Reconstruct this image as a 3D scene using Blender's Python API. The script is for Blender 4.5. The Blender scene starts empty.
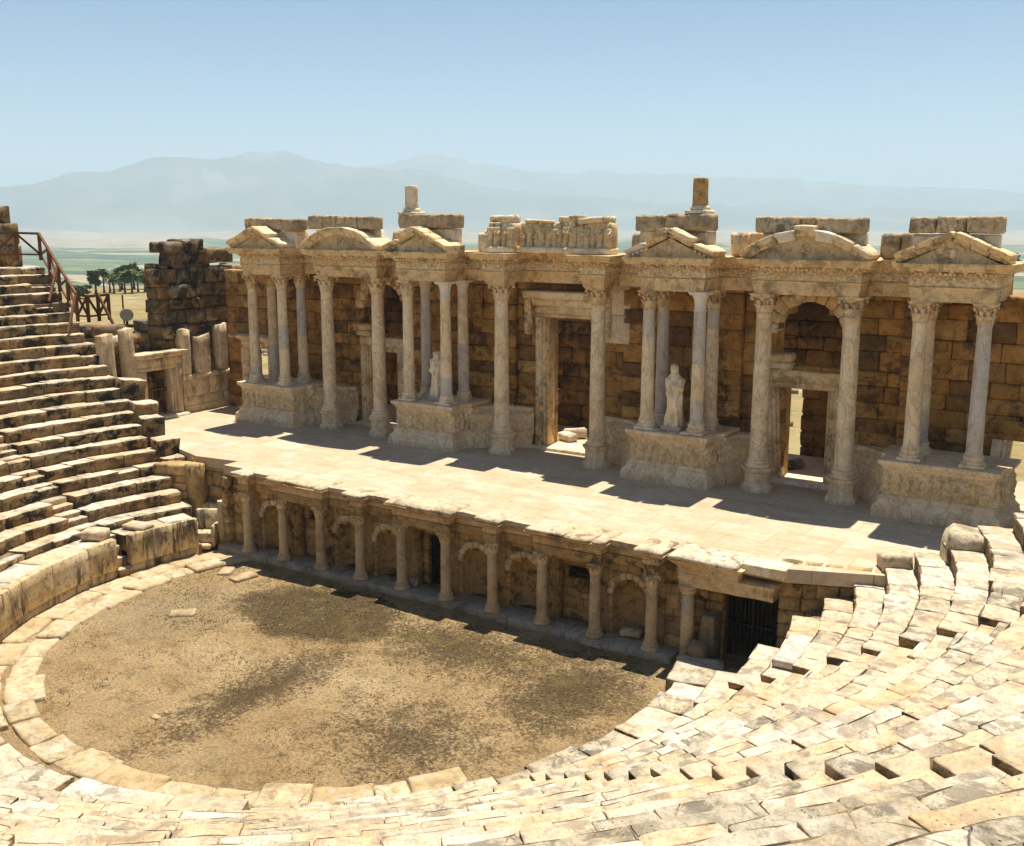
import bpy, math, random
from mathutils import Vector, noise, Matrix
R = math.radians
PI = math.pi
sc = bpy.context.scene
COL = sc.collection
rnd = random.Random(7)
V = Vector

# ------------------------------------------------------------------ materials
def newmat(name):
    m = bpy.data.materials.new(name); m.use_nodes = True
    nt = m.node_tree; nt.nodes.clear()
    out = nt.nodes.new('ShaderNodeOutputMaterial'); b = nt.nodes.new('ShaderNodeBsdfPrincipled')
    nt.links.new(b.outputs[0], out.inputs[0])
    b.inputs['Roughness'].default_value = .85
    b.inputs['Specular IOR Level'].default_value = .25
    return m, nt, b
class G:
    def __init__(s, nt):
        s.nt = nt; g = nt.nodes.new('ShaderNodeNewGeometry'); s.pos = g.outputs['Position']; s.rpi = g.outputs['Random Per Island']; s.nor = g.outputs['Normal']
    def lk(s, a, b): s.nt.links.new(a, b)
    def map(s, scale=(1,1,1), rot=(0,0,0), src=None):
        n = s.nt.nodes.new('ShaderNodeMapping'); s.lk(src or s.pos, n.inputs[0])
        n.inputs['Scale'].default_value = scale; n.inputs['Rotation'].default_value = rot
        return n.outputs[0]
    def noise(s, scale, detail=4, rough=.6, vec=None, dist=0):
        n = s.nt.nodes.new('ShaderNodeTexNoise'); s.lk(vec or s.pos, n.inputs['Vector'])
        n.inputs['Scale'].default_value = scale; n.inputs['Detail'].default_value = detail
        n.inputs['Roughness'].default_value = rough; n.inputs['Distortion'].default_value = dist
        return n.outputs['Fac']
    def voro(s, scale, vec=None, feature='F1', out='Distance'):
        n = s.nt.nodes.new('ShaderNodeTexVoronoi'); s.lk(vec or s.pos, n.inputs['Vector'])
        n.feature = feature; n.inputs['Scale'].default_value = scale
        return n.outputs[out]
    def ramp(s, fac, stops, interp='LINEAR'):
        n = s.nt.nodes.new('ShaderNodeValToRGB'); s.lk(fac, n.inputs[0]); e = n.color_ramp.elements; n.color_ramp.interpolation = interp
        while len(e) < len(stops): e.new(.5)
        for k, (p, c) in enumerate(stops):
            e[k].position = p
            if not isinstance(c, (tuple, list)): c = (c, c, c)
            e[k].color = (*c[:3], 1)
        return n.outputs[0]
    def mix(s, fac, a, b, mode='MIX'):
        n = s.nt.nodes.new('ShaderNodeMix'); n.data_type = 'RGBA'; n.blend_type = mode
        for sock, v in ((n.inputs[0], fac), (n.inputs[6], a), (n.inputs[7], b)):
            if hasattr(v, 'links'): s.lk(v, sock)
            elif isinstance(v, (int, float)): sock.default_value = v if sock.type == 'VALUE' else (v, v, v, 1)
            else: sock.default_value = (*v[:3], 1)
        return n.outputs[2]
    def math(s, op, a, b=0):
        n = s.nt.nodes.new('ShaderNodeMath'); n.operation = op
        for sock, v in ((n.inputs[0], a), (n.inputs[1], b)):
            if hasattr(v, 'links'): s.lk(v, sock)
            else: sock.default_value = v
        return n.outputs[0]
    def sep(s, v=None):
        n = s.nt.nodes.new('ShaderNodeSeparateXYZ'); s.lk(v or s.pos, n.inputs[0]); return n.outputs
    def bump(s, h, strength, dist, prev=None):
        n = s.nt.nodes.new('ShaderNodeBump'); s.lk(h, n.inputs['Height']); n.inputs['Strength'].default_value = strength; n.inputs['Distance'].default_value = dist
        if prev: s.lk(prev, n.inputs['Normal'])
        return n.outputs[0]

def stone(name, block_cols, lichen=.0, lichen_col=(.05,.045,.035), orange=.3, orange_col=(.42,.24,.08), veins=0, pit=.5, rough_bump=.5, scale=1., var=.5, streak=False, pale=.0, crack=0., cover=.5):
    """block_cols: list of base colours picked per loose block."""
    m, nt, b = newmat(name); g = G(nt)
    n = len(block_cols)
    if n > 1:
        base = g.ramp(g.rpi, [(i/n, c) for i, c in enumerate(block_cols)], 'CONSTANT')
    else:
        base = g.ramp(g.rpi, [(0, block_cols[0]), (1, block_cols[0])])
    big = g.noise(.55*scale, 5, .65)
    base = g.mix(g.ramp(big, [(.45, 0), (.68, orange)]), base, orange_col)
    mid = g.noise(3.1*scale, 6, .7)
    base = g.mix(1.0, base, g.ramp(mid, [(.25, 1-var*.75), (.5, 1.), (.75, 1+var*.35)]), 'MULTIPLY')
    if pale:
        base = g.mix(g.ramp(g.noise(1.3*scale, 5, .6, g.map((1,1,1), (.5,.3,.9))), [(.5, 0), (.62, pale)]), base, (.62,.56,.45))
    fine = g.noise(26*scale, 5, .7)
    base = g.mix(1.0, base, g.ramp(fine, [(.3, .64), (.5, 1.), (.75, 1.16)]), 'MULTIPLY')
    if veins:
        w = g.noise(1.1, 6, .62, g.map((1,1,.45), (.3,.6,0)), 1.2)
        v = g.ramp(w, [(.46, 0), (.5, veins), (.54, 0)])
        base = g.mix(v, base, (.30,.19,.09))
    if lichen:
        lv = g.map((1,1,.22) if streak else (1,1,1))
        l1 = g.noise(1.7*scale, 8, .72, lv, .4)
        l2 = g.noise(.5*scale, 2, .5)
        lm = g.math('MULTIPLY', g.ramp(l1, [(cover, 0), (cover+.07, 1)]), g.ramp(l2, [(.38, 0), (.56, 1)]))
        base = g.mix(g.math('MULTIPLY', lm, lichen), base, lichen_col)
        g2 = g.ramp(g.noise(4.3*scale, 7, .75, g.map((1,1,1), (1,.2,.4))), [(.54, 0), (.62, lichen*.8)])
        base = g.mix(g2, base, tuple(c*1.5+.02 for c in lichen_col))
    pits = g.voro(17*scale)
    pm = g.math('MULTIPLY', g.ramp(pits, [(.06, 1), (.2, 0)]), g.ramp(g.noise(2.3*scale, 3), [(.5, 0), (.62, 1)]))
    base = g.mix(g.math('MULTIPLY', pm, pit*.65), base, (.14,.09,.045))
    if crack:
        wv = g.nt.nodes.new('ShaderNodeTexNoise'); g.lk(g.pos, wv.inputs['Vector']); wv.inputs['Scale'].default_value = 2.3; wv.inputs['Detail'].default_value = 5
        wm = g.mix(.10, g.pos, wv.outputs['Color'])
        ck = g.ramp(g.voro(1.15, wm, 'DISTANCE_TO_EDGE'), [(.002, 1), (.009, 0)])
        ck = g.math('MULTIPLY', ck, g.ramp(g.noise(.7, 3), [(.52, 0), (.6, 1)]))
        base = g.mix(g.math('MULTIPLY', ck, crack), base, (.15,.10,.05))
    h = g.math('ADD', g.math('MULTIPLY', mid, .8), g.math('MULTIPLY', fine, .3))
    h = g.math('SUBTRACT', h, g.math('MULTIPLY', pm, pit*.6))
    if crack: h = g.math('SUBTRACT', h, g.math('MULTIPLY', ck, .8))
    nt.links.new(g.bump(h, rough_bump, .05), b.inputs['Normal'])
    nt.links.new(base, b.inputs['Base Color'])
    return m

M = {}
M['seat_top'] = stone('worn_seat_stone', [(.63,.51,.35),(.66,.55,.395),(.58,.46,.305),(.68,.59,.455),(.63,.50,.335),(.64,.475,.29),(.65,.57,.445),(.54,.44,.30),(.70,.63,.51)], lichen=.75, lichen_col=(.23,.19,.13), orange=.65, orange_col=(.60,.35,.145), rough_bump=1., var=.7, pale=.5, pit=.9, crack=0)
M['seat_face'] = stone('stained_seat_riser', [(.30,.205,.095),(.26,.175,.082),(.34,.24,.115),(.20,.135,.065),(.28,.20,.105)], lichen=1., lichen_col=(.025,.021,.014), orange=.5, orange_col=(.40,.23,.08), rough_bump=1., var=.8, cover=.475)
M['seat_grey'] = stone('grey_weathered_seat', [(.51,.435,.315),(.45,.385,.28),(.57,.48,.345),(.42,.36,.26)], lichen=.85, lichen_col=(.15,.125,.085), orange=.4, orange_col=(.58,.38,.17), rough_bump=1., var=.8, pale=.6, pit=.9, crack=.15)
M['rubble'] = stone('rubble_core', [(.26,.19,.11)], lichen=.4, rough_bump=1., var=.8)
M['marble'] = stone('cream_marble', [(.86,.715,.495),(.82,.67,.45),(.87,.745,.54)], lichen=.28, lichen_col=(.38,.24,.11), orange=.5, orange_col=(.70,.46,.19), veins=.45, pit=.35, rough_bump=.3, var=.26)
M['grey_marble'] = stone('grey_blue_marble', [(.62,.565,.49),(.58,.535,.47)], lichen=.4, lichen_col=(.40,.31,.19), veins=.5, orange=.4, orange_col=(.62,.49,.30), pit=.2, rough_bump=.2, var=.3)
M['white_marble'] = stone('pale_new_marble', [(.74,.665,.54)], orange=.4, orange_col=(.62,.48,.28), pit=.15, rough_bump=.15, var=.2)
M['carved'] = stone('carved_stone', [(.78,.60,.35),(.81,.645,.395),(.73,.54,.295),(.82,.66,.42)], lichen=.6, lichen_col=(.15,.09,.038), orange=.7, orange_col=(.66,.38,.11), rough_bump=.7, var=.5)
M['carved_grey'] = stone('weathered_carved_block', [(.48,.37,.225),(.52,.41,.26),(.42,.32,.195)], lichen=.8, lichen_col=(.10,.075,.046), orange=.4, orange_col=(.52,.32,.12), rough_bump=1., var=.65)
M['wall'] = stone('old_wall_masonry', [(.44,.235,.066),(.50,.28,.085),(.37,.20,.058),(.25,.135,.047),(.54,.33,.12),(.40,.215,.062),(.19,.105,.042),(.46,.25,.075)], lichen=.7, lichen_col=(.06,.035,.016), orange=.55, orange_col=(.54,.25,.052), rough_bump=1., var=.75)
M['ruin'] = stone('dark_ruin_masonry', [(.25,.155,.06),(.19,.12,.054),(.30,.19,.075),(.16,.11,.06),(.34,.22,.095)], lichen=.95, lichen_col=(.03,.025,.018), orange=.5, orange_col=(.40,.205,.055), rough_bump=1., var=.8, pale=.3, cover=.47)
M['relief'] = stone('relief_stone', [(.80,.62,.365),(.83,.67,.42)], lichen=.45, lichen_col=(.33,.20,.075), orange=.55, orange_col=(.68,.40,.12), rough_bump=1., var=.7, scale=2.6)
M['dark_wall'] = stone('shade_toned_rear_masonry', [(.20,.12,.05),(.16,.095,.042),(.24,.145,.06),(.12,.075,.038)], lichen=.9, lichen_col=(.035,.025,.016), orange=.4, orange_col=(.30,.16,.05), rough_bump=1., var=.7)  # passage shade put into the stone colour so the arch openings look dark
M['dado'] = stone('marble_dado', [(.70,.545,.34),(.66,.505,.305),(.72,.575,.375)], lichen=.7, lichen_col=(.14,.09,.045), orange=.6, orange_col=(.58,.36,.13), rough_bump=.35, var=.35, streak=True)
M['parapet'] = stone('stained_parapet', [(.66,.51,.305),(.62,.465,.26),(.69,.545,.345),(.60,.45,.25)], lichen=.95, lichen_col=(.05,.04,.026), orange=.55, orange_col=(.58,.36,.12), rough_bump=.5, var=.45, streak=True)
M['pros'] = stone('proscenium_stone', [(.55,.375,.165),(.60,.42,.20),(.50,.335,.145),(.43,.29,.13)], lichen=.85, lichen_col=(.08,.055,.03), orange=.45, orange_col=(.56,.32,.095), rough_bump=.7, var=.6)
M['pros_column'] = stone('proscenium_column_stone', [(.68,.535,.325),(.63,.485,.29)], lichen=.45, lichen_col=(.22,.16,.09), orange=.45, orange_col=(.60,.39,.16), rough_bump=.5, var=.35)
M['slab_edge'] = stone('weathered_cornice_slab', [(.64,.53,.36),(.60,.485,.32),(.70,.60,.445)], lichen=.75, lichen_col=(.15,.115,.07), orange=.35, rough_bump=.9, var=.5)
M['step'] = stone('grey_step_stone', [(.40,.345,.255),(.36,.31,.235),(.44,.385,.29)], lichen=.6, lichen_col=(.12,.095,.06), orange=.3, orange_col=(.40,.28,.14), rough_bump=.6, var=.5)
M['ring'] = stone('ring_paving', [(.52,.395,.225),(.56,.435,.255),(.49,.365,.20),(.58,.465,.29)], lichen=.6, lichen_col=(.24,.17,.085), orange=.4, rough_bump=1., var=.7, pale=.4, crack=.3)

def deck_mat():
    m, nt, b = newmat('stage_paving'); g = G(nt)
    br = nt.nodes.new('ShaderNodeTexBrick'); nt.links.new(g.map((1,1,1), (0,0,0)), br.inputs['Vector'])
    br.offset = .37; br.squash = 1
    br.inputs['Scale'].default_value = 1.; br.inputs['Brick Width'].default_value = 2.1; br.inputs['Row Height'].default_value = 1.35
    br.inputs['Mortar Size'].default_value = .012; br.inputs['Mortar Smooth'].default_value = .4; br.inputs['Bias'].default_value = 0
    br.inputs['Color1'].default_value = (.50,.40,.27,1); br.inputs['Color2'].default_value = (.57,.48,.355,1); br.inputs['Mortar'].default_value = (.30,.215,.12,1)
    base = br.outputs['Color']
    base = g.mix(g.ramp(g.noise(.45, 5, .6), [(.42, 0), (.7, .55)]), base, (.47,.33,.18))
    base = g.mix(g.ramp(g.noise(.8, 6, .65, g.map((1,1,1),(0,0,.9))), [(.52, 0), (.66, .5)]), base, (.60,.53,.41))
    base = g.mix(1., base, g.ramp(g.noise(6, 6, .7), [(.3, .86), (.5, 1), (.7, 1.06)]), 'MULTIPLY')
    base = g.mix(g.ramp(g.noise(1.9, 7, .75, None, .6), [(.55, 0), (.68, .6)]), base, (.34,.24,.125))
    base = g.mix(g.ramp(g.noise(.6, 6, .7, g.map((1,2.2,1),(0,0,.3))), [(.5, 0), (.64, .5)]), base, (.38,.275,.155))
    nt.links.new(base, b.inputs['Base Color'])
    nt.links.new(g.bump(g.math('ADD', g.noise(9, 5, .65), g.math('MULTIPLY', br.outputs['Fac'], -.6)), .35, .03), b.inputs['Normal'])
    return m
M['deck'] = deck_mat()

def dirt_mat():
    m, nt, b = newmat('orchestra_dirt'); g = G(nt)
    s = g.sep(); X, Y = s[0], s[1]
    n1 = g.noise(.32, 7, .68, None, .3); n2 = g.noise(1.5, 8, .75, None, .4); n3 = g.noise(11, 6, .85); n4 = g.noise(38, 3, .8)
    w = g.math('MULTIPLY', g.math('SUBTRACT', g.noise(.7, 7, .7, g.map((1,1,1), (0,0,.8))), .5), 2.6)
    def blob(cx, cy, rx, ry, soft):
        dx = g.math('DIVIDE', g.math('SUBTRACT', X, cx), rx); dy = g.math('DIVIDE', g.math('SUBTRACT', Y, cy), ry)
        d = g.math('SQRT', g.math('ADD', g.math('MULTIPLY', dx, dx), g.math('MULTIPLY', dy, dy)))
        return g.ramp(g.math('ADD', d, g.math('MULTIPLY', w, .32)), [(1-soft, 1), (1., 0)])
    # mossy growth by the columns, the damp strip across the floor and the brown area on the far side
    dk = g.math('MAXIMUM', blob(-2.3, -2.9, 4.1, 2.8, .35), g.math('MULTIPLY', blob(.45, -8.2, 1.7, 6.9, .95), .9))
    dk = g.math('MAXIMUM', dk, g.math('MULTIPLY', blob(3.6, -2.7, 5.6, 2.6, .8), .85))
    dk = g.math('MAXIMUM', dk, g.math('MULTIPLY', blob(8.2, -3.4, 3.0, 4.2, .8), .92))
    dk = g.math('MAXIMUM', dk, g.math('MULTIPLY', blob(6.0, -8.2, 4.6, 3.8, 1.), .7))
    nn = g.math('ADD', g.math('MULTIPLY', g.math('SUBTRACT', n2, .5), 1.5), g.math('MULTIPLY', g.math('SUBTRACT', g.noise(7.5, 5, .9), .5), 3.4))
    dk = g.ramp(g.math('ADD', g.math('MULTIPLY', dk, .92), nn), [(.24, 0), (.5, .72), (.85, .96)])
    base = g.ramp(n1, [(.28, (.25,.16,.07)), (.46, (.325,.22,.105)), (.6, (.375,.265,.135)), (.75, (.43,.32,.18))])
    grey = g.math('MAXIMUM', g.math('MULTIPLY', blob(-6.8, -5.5, 3.6, 4.6, .9), .75), g.ramp(g.noise(.4, 5, .6, g.map((1,1,1), (0,0,2.1))), [(.5, 0), (.68, .4)]))
    base = g.mix(grey, base, (.25,.19,.11))
    pale = g.math('MULTIPLY', g.math('MAXIMUM', blob(-1.6, -7.4, 2.2, 1.9, 1.), blob(2.6, -6.2, 2.4, 2.0, 1.)), .6)
    base = g.mix(pale, base, (.46,.35,.20))
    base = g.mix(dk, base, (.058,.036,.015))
    base = g.mix(g.ramp(n2, [(.5, 0), (.66, .55)]), base, (.13,.09,.042))
    gr = g.math('MULTIPLY', g.ramp(g.noise(.9, 6, .7, g.map((1,1,1),(0,0,.7))), [(.5, 0), (.62, .6)]), g.ramp(g.math('DIVIDE', g.math('ADD', Y, 7), 7), [(0, .1), (1, .75)]))
    base = g.mix(gr, base, (.22,.17,.05))
    base = g.mix(1., base, g.ramp(n3, [(.32, .38), (.5, 1.), (.68, 1.6)]), 'MULTIPLY')
    base = g.mix(1., base, g.ramp(n4, [(.32, .7), (.5, 1.), (.7, 1.3)]), 'MULTIPLY')
    nt.links.new(base, b.inputs['Base Color'])
    nt.links.new(g.bump(g.math('ADD', n3, g.math('MULTIPLY', n2, .8)), 1., .05), b.inputs['Normal'])
    b.inputs['Roughness'].default_value = .95
    return m
M['dirt'] = dirt_mat()

def flat(name, c, rough=.8, metal=0, var=.3, sc_=8):
    m, nt, b = newmat(name); g = G(nt)
    n = g.noise(sc_, 5, .65)
    nt.links.new(g.mix(1., c, g.ramp(n, [(.25, 1-var), (.5, 1), (.75, 1+var)]), 'MULTIPLY'), b.inputs['Base Color'])
    nt.links.new(g.bump(n, .3, .02), b.inputs['Normal'])
    b.inputs['Roughness'].default_value = rough; b.inputs['Metallic'].default_value = metal
    return m
M['iron'] = flat('dark_iron', (.035,.033,.03), .6, .3)
M['wood'] = flat('red_brown_timber', (.155,.062,.026), .75, 0, .4, 14)
M['lamp_back'] = flat('floodlight_housing', (.26,.22,.14), .5, .1)
M['black'] = flat('black_bracket', (.02,.02,.02), .6)
M['bark'] = flat('bark', (.11,.075,.045), .9, 0, .4, 6)
M['dark_leaf'] = flat('pine_foliage', (.05,.075,.022), .8, 0, .5, .9)
M['palm_leaf'] = flat('palm_fronds', (.10,.13,.035), .7, 0, .4, 1.5)
M['olive_leaf'] = flat('olive_foliage', (.07,.088,.030), .8, 0, .5, 1.)
M['tuft'] = flat('dry_grass_blades', (.23,.165,.065), .9, 0, .5, 1.3)
M['pebble'] = stone('pebble_stone', [(.40,.31,.19),(.33,.24,.13),(.45,.36,.24),(.27,.19,.10)], rough_bump=.3)

def terrain_mat():
    m, nt, b = newmat('valley_land'); g = G(nt)
    at = nt.nodes.new('ShaderNodeAttribute'); at.attribute_name = 'zone'
    z = g.sep(at.outputs['Vector'])       # x: fields, y: bare hills, z: mountains
    v = g.map((1/260., 1/120., 0), (0, 0, .62))
    cell = nt.nodes.new('ShaderNodeTexVoronoi'); nt.links.new(v, cell.inputs['Vector']); cell.inputs['Scale'].default_value = 1; cell.distance = 'CHEBYCHEV'
    c = g.sep(cell.outputs['Color'])
    fields = g.ramp(c[0], [(0, (.065,.105,.016)), (.2, (.11,.15,.03)), (.34, (.33,.25,.12)), (.46, (.04,.065,.014)), (.6, (.15,.17,.045)), (.72, (.38,.29,.15)), (.84, (.085,.125,.02)), (.93, (.03,.05,.012))], 'CONSTANT')
    trees = g.ramp(g.noise(.012, 6, .75, g.map((1,1,0))), [(.57, 0), (.62, .9)])
    fields = g.mix(trees, fields, (.022,.038,.012))
    near = g.ramp(g.noise(.035, 7, .7, None, .3), [(.3, (.23,.165,.06)), (.48, (.30,.225,.095)), (.6, (.34,.27,.13)), (.72, (.15,.14,.05))])
    near = g.mix(g.ramp(g.noise(.5, 6, .75), [(.4, 0), (.7, .6)]), near, (.17,.13,.055))
    near = g.mix(g.ramp(g.noise(.16, 8, .8, None, .4), [(.52, 0), (.62, .75)]), near, (.13,.135,.04))
    near = g.mix(g.ramp(g.noise(.09, 8, .8, g.map((1,1,1),(0,0,1.2))), [(.56, 0), (.62, .8)]), near, (.44,.36,.235))
    hills = g.ramp(g.noise(.0022, 7, .7, None, .5), [(.32, (.16,.135,.07)), (.48, (.31,.24,.145)), (.66, (.40,.32,.215))])
    mount = g.ramp(g.noise(.0012, 7, .7), [(.38, (.035,.045,.03)), (.55, (.10,.095,.07)), (.7, (.24,.215,.175))])
    town = g.ramp(g.voro(.012), [(.12, .9), (.2, 0)])
    hills = g.mix(g.math('MULTIPLY', town, g.ramp(g.noise(.0006, 4, .6), [(.5, 0), (.58, .8)])), hills, (.6,.57,.52))
    base = g.mix(z[0], near, fields); base = g.mix(z[1], base, hills); base = g.mix(z[2], base, mount)
    nt.links.new(base, b.inputs['Base Color']); b.inputs['Roughness'].default_value = 1
    return m
M['land'] = terrain_mat()

# ------------------------------------------------------------------ object helpers
ORI = {}
def props(o, label=None, cat=None, group=None, kind=None):
    if label: o['label'] = label
    if cat: o['category'] = cat
    if group: o['group'] = group
    if kind: o['kind'] = kind
    return o
def thing(name, label, cat, loc=(0,0,0), group=None):
    o = bpy.data.objects.new(name, None); COL.objects.link(o); o.location = loc; o.empty_display_size = .3
    ORI[o.name] = V(loc)
    return props(o, label, cat, group)
def copy_thing(src, loc, label, group=None, rotz=0):
    r = src.copy(); COL.objects.link(r); r.location = loc; r.rotation_euler = (0,0,rotz); props(r, label, None, group)
    ORI[r.name] = V(loc)
    for ch in list(src.children):
        c = ch.copy(); COL.objects.link(c); c.parent = r
        for q in list(ch.children):
            d = q.copy(); COL.objects.link(d); d.parent = c
    return r
class MB:
    def __init__(s): s.v = []; s.f = []; s.m = []; s.sm = []
    def add(s, verts, faces, mi=0, smooth=True):
        b = len(s.v); s.v += [tuple(v) for v in verts]
        for k, f in enumerate(faces):
            s.f.append(tuple(i+b for i in f)); s.m.append(mi if isinstance(mi, int) else mi[k]); s.sm.append(smooth)
    def build(s, name, mats, parent=None):
        if not isinstance(mats, (list, tuple)): mats = [mats]
        me = bpy.data.meshes.new(name)
        o0 = ORI[parent.name] if parent else V((0,0,0))
        me.from_pydata([(v[0]-o0.x, v[1]-o0.y, v[2]-o0.z) for v in s.v], [], s.f)
        for q in mats: me.materials.append(M[q])
        me.polygons.foreach_set('material_index', s.m); me.polygons.foreach_set('use_smooth', s.sm)
        me.update()
        o = bpy.data.objects.new(name, me); COL.objects.link(o)
        if parent: o.parent = parent; ORI[o.name] = o0
        else: ORI[o.name] = V((0,0,0))
        return o
def single(name, mb, mats, label, cat, group=None, kind=None, loc=None):
    if loc is None:
        xs = [v[0] for v in mb.v]; ys = [v[1] for v in mb.v]; zs = [v[2] for v in mb.v]
        loc = V(((min(xs)+max(xs))/2, (min(ys)+max(ys))/2, min(zs)))
    loc = V(loc)
    o = MB.build(mb, name, mats); me = o.data; me.transform(Matrix.Translation(-loc)); o.location = loc; ORI[o.name] = loc
    return props(o, label, cat, group, kind)

def nz(p, f=1., s=0.):
    return noise.noise_vector(V((p[0]*f+s*13.7, p[1]*f+s*5.3, p[2]*f+s*9.1)))

def block(mb, f, size, ch=.035, amp=.02, n=None, seed=0., freq=1.6, top=0, side=0, front=None, uj=1.):
    """an eroded stone block. f maps unit cube to the world; u = length, v = depth (0 front), w = height (1 top).
    face materials: top for w=1, side for the others, front for v=0"""
    front = side if front is None else front
    L = []
    for k in range(3):
        c = min(.3, ch/size[k]); m = (n[k] if n else max(1, int(size[k]/.45)))
        L.append([0, c] + [c+(1-2*c)*i/m for i in range(1, m)] + [1-c, 1])
    idx = {}; vs = []; N = [len(q)-1 for q in L]
    def vid(i, j, k):
        key = (i, j, k)
        if key in idx: return idx[key]
        u = [L[0][i], L[1][j], L[2][k]]
        e = [i in (0, N[0]), j in (0, N[1]), k in (0, N[2])]
        if sum(e) >= 2:
            p0 = f(*u)
            q = nz(p0, 2.2, seed); g = .45+.9*abs(q.x)+.4*abs(q.y)
            for a in range(3):
                if e[a]:
                    c = min(.3, ch/size[a])*g*(.75 if sum(e) == 2 else .9)
                    if a == 0: c *= uj
                    u[a] = u[a]+c if u[a] < .5 else u[a]-c
        p = f(*u)
        p = p + nz(p, freq, seed)*amp + nz(p, freq*4.1, seed+3)*amp*.35
        idx[key] = len(vs); vs.append(p); return idx[key]
    fs = []; ms = []
    for a, bb, c in ((0,1,2),(1,2,0),(2,0,1)):
        for s in (0, 1):
            for i in range(N[a]):
                for j in range(N[bb]):
                    q = []
                    for di, dj in ((0,0),(1,0),(1,1),(0,1)):
                        t = [0,0,0]; t[a] = i+di; t[bb] = j+dj; t[c] = s*N[c]; q.append(vid(*t))
                    fs.append(tuple(q) if s else tuple(reversed(q)))
                    ms.append((top if s else side) if c == 2 else ((front if s == 0 else side) if c == 1 else side))
    mb.add(vs, fs, ms)
def bx(mb, x0, x1, y0, y1, z0, z1, ch=.03, amp=.015, seed=0., rot=0, tilt=(0,0), mats=(0,0), n=None, freq=1.6):
    cx, cy = (x0+x1)/2, (y0+y1)/2
    rm = Matrix.Rotation(rot, 3, 'Z') @ Matrix.Rotation(tilt[0], 3, 'X') @ Matrix.Rotation(tilt[1], 3, 'Y')
    c0 = V((cx, cy, z0))
    def f(u, v, w): return c0 + rm @ V(((u-.5)*(x1-x0), (v-.5)*(y1-y0), w*(z1-z0)))
    block(mb, f, (x1-x0, y1-y0, z1-z0), ch, amp, n, seed, freq, mats[0], mats[1])
def bar(mb, a, b, w=.08, h=None, mi=0):
    a, b = V(a), V(b); d = (b-a).normalized(); up = V((0,0,1)) if abs(d.z) < .9 else V((0,1,0))
    s = d.cross(up).normalized()*w/2; t = s.cross(d).normalized()*(h or w)/2
    vs = [p+i*s+j*t for p in (a, b) for i, j in ((-1,-1),(1,-1),(1,1),(-1,1))]
    mb.add(vs, [(3,2,1,0),(4,5,6,7),(0,1,5,4),(1,2,6,5),(2,3,7,6),(3,0,4,7)], mi, False)
def lathe(mb, cx, cy, prof, n=28, mf=None, amp=0., seed=0., flute=0, sq=None, smooth=True):
    vs = []; fs = []; ms = []
    for r, z in prof:
        for k in range(n):
            a = 2*PI*k/n
            p = V((cx+r*math.cos(a), cy+r*math.sin(a), z))
            if amp: p = p + nz(p, 2.3, seed)*amp
            vs.append(p)
    for i in range(len(prof)-1):
        for k in range(n):
            fs.append((i*n+k, i*n+(k+1)%n, (i+1)*n+(k+1)%n, (i+1)*n+k)); ms.append(mf((prof[i][1]+prof[i+1][1])/2) if mf else 0)
    fs.append(tuple(range(n-1, -1, -1))); ms.append(ms[0]); t = (len(prof)-1)*n; fs.append(tuple(range(t, t+n))); ms.append(ms[-2])
    mb.add(vs, fs, ms, smooth)
def resample(path, step):
    out = []
    for a, b in zip(path[:-1], path[1:]):
        a, b = V((a[0], a[1])), V((b[0], b[1])); n = max(1, int((b-a).length/step))
        out += [a+(b-a)*i/n for i in range(n)]
    return out+[V((path[-1][0], path[-1][1]))]
def pnorm(pts):
    N = []
    for i in range(len(pts)):
        d = []
        if i > 0: d.append((pts[i]-pts[i-1]).normalized())
        if i < len(pts)-1: d.append((pts[i+1]-pts[i]).normalized())
        ns = [V((q.y, -q.x)) for q in d]; n = ns[0] if len(ns) == 1 else (ns[0]+ns[1])
        n = n.normalized(); c = n.dot(ns[0]); N.append(n/max(c, .4))
    return N
def sweep(mb, path, prof, step=.16, amp=.012, seed=0., cap=True, relief=None, back=True, smooth=False, mi=0):
    """moulding with profile [(out, z)...] bottom to top along a plan path; outward = right of the direction of travel"""
    pts = resample(path, step); N = pnorm(pts); m = len(prof); vs = []; L = 0
    for i, (p, n) in enumerate(zip(pts, N)):
        if i: L += (p-pts[i-1]).length
        for j, (o, z) in enumerate(prof):
            if relief: o = o+relief(L, z)
            q = V((p.x+n.x*o, p.y+n.y*o, z))
            if amp: d = nz(q, 1.9, seed)*amp + nz(q, 7., seed+2)*amp*.6; q = q+d
            vs.append(q)
    fs = [(i*m+j, (i+1)*m+j, (i+1)*m+j+1, i*m+j+1) for i in range(len(pts)-1) for j in range(m-1)]
    if cap:
        fs.append(tuple(i*m+m-1 for i in range(len(pts)))); fs.append(tuple(i*m for i in reversed(range(len(pts)))))
    e = (len(pts)-1)*m; fs.append(tuple(range(m))); fs.append(tuple(reversed(range(e, e+m))))
    if back: fs.append((0, m-1, e+m-1, e))
    mb.add(vs, fs, mi, smooth)
def row_boxes(mb, path, o0, o1, z0, z1, pitch, width, skip=.06, seed=1):
    rr = random.Random(seed)
    for a, b in zip(path[:-1], path[1:]):
        a, b = V((a[0], a[1])), V((b[0], b[1])); d = (b-a); Ln = d.length; d = d/Ln; n = V((d.y, -d.x)); k = max(1, int((Ln+2*o0)/pitch))
        for i in range(k):
            if rr.random() < skip: continue
            t = -o0 + (i+.5)*(Ln+2*o0)/k; c = a+d*t
            q = [c+d*s*width/2+n*o for s in (-1, 1) for o in (o0, o1)]
            vs = [V((p.x, p.y, z)) for z in (z0, z1) for p in q]
            mb.add(vs, [(0,1,3,2),(6,7,5,4),(0,4,5,1),(1,5,7,3),(3,7,6,2),(2,6,4,0)], 0, False)
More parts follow.
